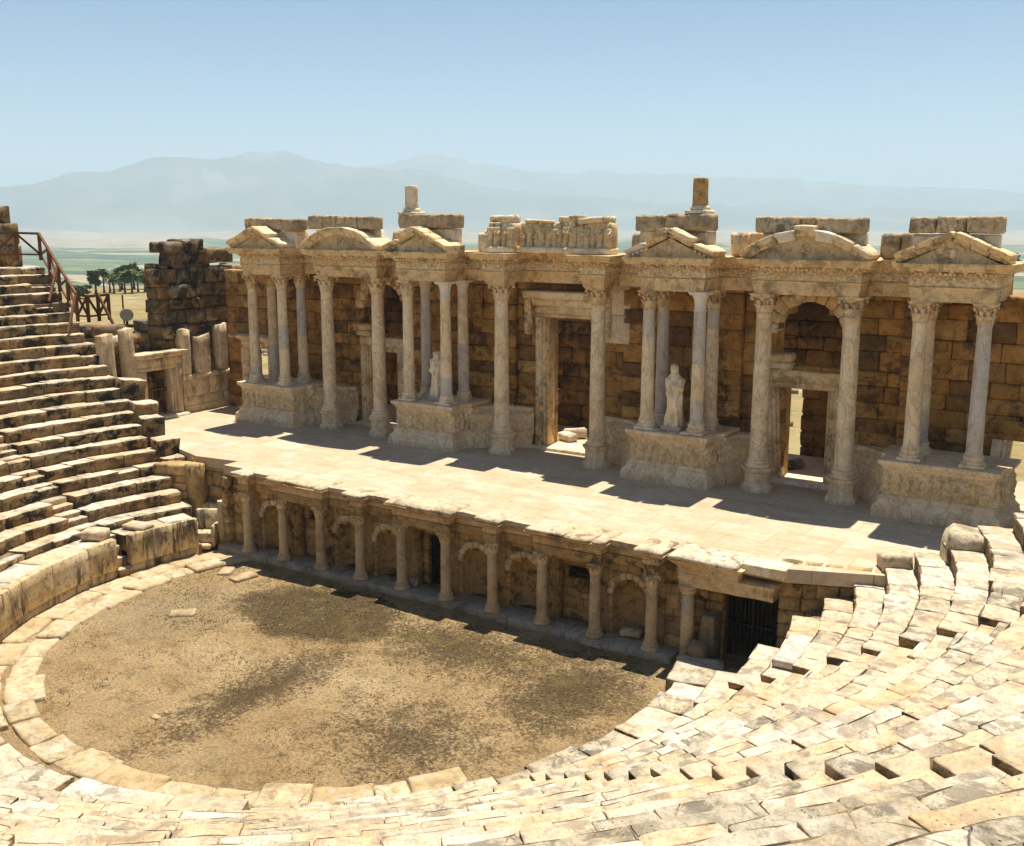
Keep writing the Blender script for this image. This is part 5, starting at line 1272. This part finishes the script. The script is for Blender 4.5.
def floodlight():
    c = pol(24.4, 158.3, 8.3); t = thing('floodlight', 'round floodlight seen from behind on the wall end by the railing', 'floodlight', c)
    rm = Matrix.Rotation(R(60), 3, 'Z') @ Matrix.Rotation(R(80), 3, 'X')
    mb = MB(); lathe(mb, 0, 0, [(.05, -.16), (.22, -.1), (.30, 0), (.33, .06), (.33, .1), (.26, .1)], 20); mb.v = [tuple(c+V((0,0,.62))+rm @ V(v)) for v in mb.v]; mb.build('housing', ['lamp_back'], t)
    mb = MB(); bar(mb, c+V((0,0,.05)), c+V((0,0,.4)), .09); bar(mb, c+V((-.2,-.2,.05)), c+V((.2,.2,.05)), .16); mb.build('bracket', ['black'], t)
floodlight()
mb = MB(); c = pol(24.9, 158.6, 8.0); bar(mb, c+V((.2,0,-.2)), c+V((.2,0,1.9)), .06); single('thin_pole', mb, ['wood'], 'thin upright pole beside the floodlight', 'pole')
rr = random.Random(12)
for q in range(7):
    c = pol(24.2+rr.uniform(-.4,.9), 159.4+rr.uniform(-1.1,1.2), 7.7); s = rr.uniform(.2, .42); mb = MB(); bx(mb, c.x-s, c.x+s, c.y-s*.7, c.y+s*.7, c.z-.2, c.z+s*.9, .08, .06, q, rr.uniform(0,3), (rr.gauss(0,.2), rr.gauss(0,.2)), n=(2,2,1))
    single('rubble_stone', mb, ['white_marble' if q % 2 else 'slab_edge'], 'pale rubble stone at the foot of the timber railing', 'stone', 'pale rubble stones by the railing')
t = thing('upper_wall_stub', 'stepped remnant of masonry above the top seat row at the left edge', 'wall', pol(32, 166, 11))
for q, (r, z0, z1, a0, a1) in enumerate(((31.6, 11., 12.3, 164.3, 174), (31.7, 12.3, 13.4, 164.4, 174), (32., 13.4, 14.3, 164.9, 174), (32.3, 14.3, 15.3, 166.0, 174))):
    mb = MB(); a = a0
    while a < a1: da = rr.uniform(1.6, 2.4); ring_slab(mb, r, 34, a+.02, a+da-.02, z0, z1+rr.gauss(0, .04), rr.random()*50, .05, .07, (3,2,2)); a += da
    mb.build('block_course', ['ruin'], t)
mb = MB(); 
t = thing('upper_platform', 'narrow stone ledge under the timber railing at the top of the dark seats', 'ledge', pol(30.6, 170, 10)); mb = MB(); a = 163.2
while a < 200: da = rr.uniform(2, 3.5); ring_slab(mb, 29.95, 32.0, a+.02, a+da-.02, 10.2, 11.2+rr.gauss(0, .03), rr.random()*50, .03, .05, (4,3,2), (0, 1)); a += da
mb.build('ledge_slab', FC, t)

# ------------------------------------------------------------------ right end
def right_end():
    rr = random.Random(14)
    t = thing('end_wall_fragments', 'carved gable fragments leaning on the broken wall at the right edge', 'carved fragments', (19.5, 9.6, 9.5))
    for q, (x0, z0, x1, z1, th) in enumerate(((18.2, 10.9, 19.6, 11.55, .45), (19.5, 10.7, 21.0, 11.5, .5), (18.6, 10.0, 20.6, 10.9, .5))):
        mb = MB(); raking(mb, x0, z0, x1, z1, 9.5-.2*q, 10.6, th, q+2.); mb.build('gable_block', ['carved'], t)
    mb = MB(); bx(mb, 17.75, 18.6, 9.6, 10.6, 10.35, 11.2, .08, .05, 2); mb.build('corner_block', ['wall'], t)
    for q, (a, k, s, lab) in enumerate(((19.6, 7, 1.1, 'big rounded boulder like block at the upper end of the sunlit seats'), (21.2, 5, .85, 'squared block with shaded front at the end of the sunlit seats'), (21.4, 4, .7, 'smaller block lying at the stage end of the sunlit seats'), (22.6, 10, 1.0, 'block at the end of a sunlit seat row above the rounded boulder'))):
        c = pol(row_r(k)+.4, a, row_z(k)-1.05); mb = MB(); bx(mb, c.x-s*.5, c.x+s*.5, c.y-s*.5, c.y+s*.5, c.z, c.z+.7+.4*s, .16 if q == 0 else .07, .09 if q == 0 else .05, q+5., R(20+10*q), (rr.gauss(0,.06), rr.gauss(0,.06)), n=(4,4,3))
        single('end_block', mb, ['slab_edge'], lab, 'stone block', 'loose end blocks of the sunlit seats')
right_end()
mb = MB(); 
for q, (r0, a0, L) in enumerate(((14.4, 1.2, 7.6),)):
    ring_slab(mb, r0-.05, r0+.7, a0, a0+L, row_z(2)-.33, row_z(2)-.13, 4., .015, .03, (4,2,1), (0,0))
single('loose_slab', mb, ['grey_marble'], 'long smooth blue grey slab lying across the sunlit seats', 'stone slab')

# ------------------------------------------------------------------ plants behind
def leaves(mb, c, rad, n, size, rr, flatn=1., hollow=.35):
    for _ in range(n):
        d = V((rr.gauss(0,1), rr.gauss(0,1), rr.gauss(0,1))).normalized()*(hollow+(1-hollow)*rr.random())
        p = V((c[0]+d.x*rad[0], c[1]+d.y*rad[1], c[2]+d.z*rad[2])); s = size*rr.uniform(.6, 1.4)
        a = V((rr.gauss(0,1), rr.gauss(0,1), rr.gauss(0,flatn))).normalized(); b = a.cross(V((rr.gauss(0,1), rr.gauss(0,1), rr.gauss(0,1)))).normalized()
        mb.add([p-a*s, p+b*s*.45, p+a*s, p-b*s*.45], [(0,1,2,3)], 0, False)
def tree(name, lab, x, y, h, cr, grp, kind, seed):
    rr = random.Random(seed); t = thing(name, lab, 'palm tree' if kind == 'palm' else 'tree', (x, y, -.3), grp)
    mb = MB(); r = .16 if kind == 'palm' else .2; bend = rr.gauss(0, .15)
    th = h-.3 if kind == 'palm' else h*.5
    lathe(mb, x, y, [(r*1.6, -.5), (r*1.1, .2), (r, h*.3), (r*.85, th*.8), (r*.7, th)], 9, amp=.05, seed=seed)
    if kind != 'palm':
        for k in range(4): a = rr.uniform(0, 6.3); bar(mb, (x, y, th*.75), (x+math.cos(a)*cr*.5, y+math.sin(a)*cr*.5, h*.75), .12)
    mb.build('trunk', ['bark'], t); mb = MB()
    if kind == 'palm':
        for k in range(46):
            a = rr.uniform(0, 2*PI); el = rr.uniform(-.7, 1.25); L = cr*rr.uniform(.75, 1.1); p0 = V((x, y, th)); e = V((math.cos(a), math.sin(a), 0)); s = V((-e.y, e.x, 0)); vs = []
            for i in range(6):
                u = i/5; p = p0+e*(L*u*math.cos(el*(1-.4*u)))+V((0,0,L*u*math.sin(el)-.55*L*u*u)); wv = .26*math.sin(PI*(.12+.86*u))
                vs += [p-s*wv-V((0,0,.1*wv)), p+V((0,0,.05)), p+s*wv-V((0,0,.1*wv))]
            mb.add(vs, [(i*3+j, i*3+j+1, i*3+j+4, i*3+j+3) for i in range(5) for j in (0, 1)], 0, False)
        mb.build('fronds', ['palm_leaf'], t)
    else:
        for k in range(11):
            a = rr.uniform(0, 6.3); q = rr.uniform(.1, .75)*cr
            leaves(mb, (x+math.cos(a)*q, y+math.sin(a)*q, h*(.6 if kind == 'pine' else .5)+rr.uniform(-.3, .3)*h), (cr*.5, cr*.5, h*.17), 150, .27, rr)
        mb.build('crown', ['dark_leaf' if kind == 'pine' else 'olive_leaf'], t)
def gpos(px, py, z=-.35):                    # where a sight line of the photograph meets the ground
    f = 1042.4; a = (px-512)/f; b = -(py-423)/f
    Fw = V((math.sin(YAW)*math.cos(PITCH), math.cos(YAW)*math.cos(PITCH), -math.sin(PITCH))); Rt = V((math.cos(YAW), -math.sin(YAW), 0)); Up = Rt.cross(Fw)
    d = Fw+Rt*a+Up*b; k = (z-CAM.z)/d.z; return CAM.x+d.x*k, CAM.y+d.y*k
PL = [(104, 291, 4.6, 1.5), (110, 291, 3.6, 1.4), (114, 292, 3.1, 1.3), (125, 292, 3.9, 1.6), (132, 292, 4.2, 1.6), (138, 291, 3.7, 1.5), (145, 291, 3.4, 1.5), (120, 290, 3.0, 1.3), (151, 290, 3.6, 1.5)]
for q, (px, py, h, c) in enumerate(PL):
    x, y = gpos(px, py); tree('palm_tree', 'small palm tree in the grove beyond the timber railing, %s from left' % ordn[q], x, y, h*.85, c, 'palms in the far grove', 'palm', q+1)
for q, (px, py, h, c, kd, lab) in enumerate(((96, 293, 3.9, 1.3, 'pine', 'dark narrow pine left of the palms beyond the railing'), (122, 288, 4.2, 2.4, 'pine', 'broad dark pine behind the palms beyond the railing'), (134, 288, 4.9, 2.0, 'pine', 'tallest dark pine of the far grove beyond the railing'), (147, 288, 3.9, 1.8, 'pine', 'dark pine next to the ruined tower in the far grove'),
                                             (79, 297, 2.3, 2.0, 'olive', 'round low green bush on the dry field beyond the railing'), (224, 283, 4.2, 1.8, 'pine', 'dark pine top just right of the ruined tower'), (1012, 272, 4.6, 2.8, 'olive', 'green tree on the field at the right edge'), (155, 287, 4.0, 2.0, 'pine', 'dark pine half hidden by the ruined tower'))):
    x, y = gpos(px, py); tree('pine_tree' if kd == 'pine' else 'bush' if c == 2.0 else 'tree', lab, x, y, h, c, 'trees beyond the theatre', kd, q+40)

# ------------------------------------------------------------------ small stuff on the ground
def scatter():
    rr = random.Random(99); mb = MB(); k = 0
    while k < 5000:
        a = rr.uniform(0, 2*PI); r = 9.5*math.sqrt(rr.random()); x = r*math.cos(a); y = -4+r*math.sin(a)
        if y > -.35 or noise.fractal(V((x*.6, y*.6, 3)), 1., 2., 5)+.35*((y+5)/6) < -.35+1.1*rr.random(): continue
        k += 1; z = .05*noise.noise(V((x*.35, y*.35, 2))); 
        for _ in range(3):
            b = rr.uniform(0, 6.3); h = rr.uniform(.02, .06); w = rr.uniform(.008, .02); e = V((math.cos(b), math.sin(b), 0)); p = V((x, y, z))+e*rr.uniform(0, .06)
            mb.add([p-e.cross(V((0,0,1)))*w, p+e.cross(V((0,0,1)))*w, p+e*h*.8+V((0,0,h))], [(0,1,2)], 0, False)
    props(mb.build('dry_grass', ['tuft']), 'short dry grass tufts on the earth of the orchestra', 'grass', None, 'stuff')
    mb = MB()
    for k in range(700):
        a = rr.uniform(0, 2*PI); r = 11.*math.sqrt(rr.random()); x = r*math.cos(a); y = -4+r*math.sin(a)
        if y > -.4: continue
        s = rr.choice([.015, .02, .025, .03, .04]); c = V((x, y, .05*noise.noise(V((x*.35, y*.35, 2)))+s*.2)); vs = [c+V((dx*s*rr.uniform(.7,1.3), dy*s*rr.uniform(.7,1.3), dz*s*.6)) for dx, dy, dz in ((1,0,0),(0,1,0),(-1,0,0),(0,-1,0),(0,0,1),(0,0,-1))]
        mb.add(vs, [(0,1,4),(1,2,4),(2,3,4),(3,0,4),(1,0,5),(2,1,5),(3,2,5),(0,3,5)], 0, False)
    props(mb.build('gravel', ['pebble']), 'scattered small pale stones on the earth floor', 'gravel', None, 'stuff')
    mb = MB()
    for k in range(520):
        x = rr.uniform(-60, 30); y = rr.uniform(18, 90); s = rr.uniform(.15, .6)*rr.uniform(.5, 1.2); bx(mb, x-s, x+s, y-s*.7, y+s*.7, -.5, -.35+s*.7, .08, .05, k*.3, rr.uniform(0,3), n=(1,1,1))
    props(mb.build('rubble_field_gravel', ['pebble']), 'broken stones strewn over the field behind the stage building', 'rubble', None, 'stuff')
scatter()
for q, (px, py, s, lab) in enumerate(((155, 716, .16, 'small pale stone on the pale left half of the earth floor'), (182, 613, .45, 'flat pale slab sunk in the earth near the kerb ring'), (243, 577, .5, 'flat stone fragment near the foot of the first small column'), (226, 571, .4, 'weathered flat fragment by the end of the kerb ring'), (165, 712, .1, 'smaller pale pebble beside the small pale stone'))):
    x, y = gpos(px, py, .02); mb = MB(); bx(mb, x-s, x+s, y-s*.6, y+s*.6, -.08, .05+s*.12, .04, .03, q, q*.7, n=(2,2,1))
    single('flat_stone', mb, ['ring'], lab, 'stone', 'flat stones on the earth floor')
